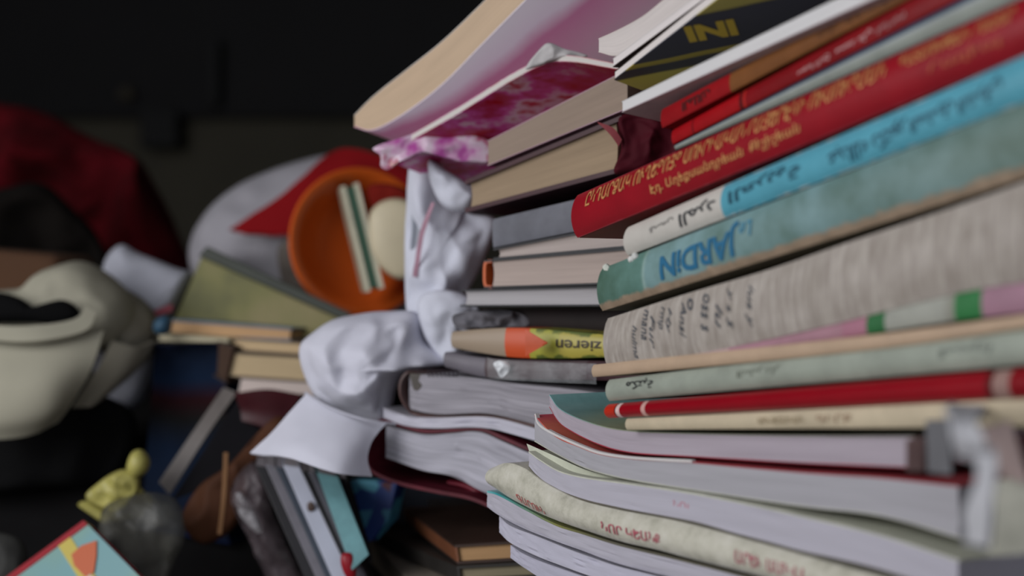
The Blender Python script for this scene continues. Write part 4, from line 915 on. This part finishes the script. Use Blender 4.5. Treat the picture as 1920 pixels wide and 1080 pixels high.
decal('pale_shape', [(.56, .36), (.66, .36), (.68, .46), (.62, .54), (.54, .50)], ink('c8b89a'), -.0018)

# dark blanket underneath everything at the back left, carrying the heap
t_ = cloth('141314', 300, .4)
NX, NY = 60, 50; V = []; fs = []
def mound(x, y):
    fx = max(0, min(1, (x+1.0)/.12))*max(0, min(1, (.40-x)/.25)); fy = max(0, min(1, (y-1.0)/.16))*max(0, min(1, (2.1-y)/.3))
    return .001+fx*fy*(.17+.035*noise.noise(Vector((x*5, y*5, 2))))*(.55+.45*max(0, min(1, (y-1.0)/.4)))
for i in range(NX+1):
    for j in range(NY+1):
        x = -1.1+1.55*i/NX; y = .98+1.2*j/NY; V.append(Vector((x, y, mound(x, y)+.004*noise.noise(Vector((x*30, y*30, 0))))))
S = len(V)
for i in range(NX+1):
    for j in range(NY+1): V.append(Vector((-1.1+1.55*i/NX, .98+1.2*j/NY, 0)))
M = NY+1
for i in range(NX):
    for j in range(NY):
        a = i*M+j; fs.append((a, a+M, a+M+1, a+1)); fs.append((S+a, S+a+1, S+a+M+1, S+a+M))
for j in range(NY): fs += [(j, j+1, S+j+1, S+j), (NX*M+j+1, NX*M+j, S+NX*M+j, S+NX*M+j+1)]
for i in range(NX): fs += [(i*M, S+i*M, S+(i+1)*M, (i+1)*M), ((i+1)*M+NY, S+(i+1)*M+NY, S+i*M+NY, i*M+NY)]
o = mesh_obj('blanket', V, fs, t_, None, None, 60); tag(o, 'black blanket heaped on the floor beneath the caps and sacks', 'blanket')

# ---------------------------------------------------------------- near right: shreds of plastic
r = thing('torn_plastic', 'torn white plastic strip hanging close to the camera at lower right', 'plastic', P(1825, 1035, .41))
ws = cloth('c2c2c6', 500, .05)
sheet('upper_scrap', [[(1790, 762, .508), (1850, 766, .500)], [(1775, 772, .43), (1830, 782, .42)], [(1785, 800, .41), (1850, 820, .405)], [(1790, 850, .412), (1850, 865, .41)]], .002, ws, r, amp=.002, freq=50)
sheet('hanging_strip', [[(1832, 835, .41), (1868, 845, .408)], [(1826, 910, .406), (1862, 915, .404)], [(1808, 965, .407), (1852, 970, .404)], [(1806, 1020, .41), (1850, 1025, .406)]], .003, ws, r, amp=.002, freq=50)
o = sheet('pink_scrap', [[(1838, 800, .462), (1900, 790, .458)], [(1840, 850, .462), (1915, 860, .458)], [(1870, 880, .464), (1925, 905, .458)]], .0015, cloth('b09c98'), None, amp=.002, freq=40, origin=P(1880, 900, .462))
tag(o, 'pinkish paper scrap right of the torn white plastic', 'paper scrap')
o = sheet('dark_red_scrap', [[(1905, 815, .465), (1990, 812, .46)], [(1903, 870, .465), (1990, 880, .46)]], .003, cover('5a2a30', .5), None, origin=P(1940, 880, .462))
tag(o, 'dark red scrap at the right edge beside the pinkish paper', 'paper scrap')
o = sheet('grey_card', [[(1738, 788, .488), (1782, 786, .48)], [(1740, 840, .488), (1784, 840, .48)], [(1742, 885, .488), (1786, 890, .48)]], .0015, cover('6c6c70', .5), None, origin=P(1760, 888, .484))
tag(o, 'dark grey card left of the torn white plastic', 'card')
o = sheet('cream_page', [[(1862, 900, .47), (1995, 870, .455)], [(1862, 985, .468), (1995, 955, .455)], [(1850, 1040, .47), (1995, 1030, .455)]], .0015, cover('aaa99c', .6), None, amp=.001, freq=40, origin=P(1930, 1040, .462))
tag(o, 'pale cream page sagging at the lower right corner', 'page')
for o in bpy.data.objects:
    if '_o' in o: del o['_o']
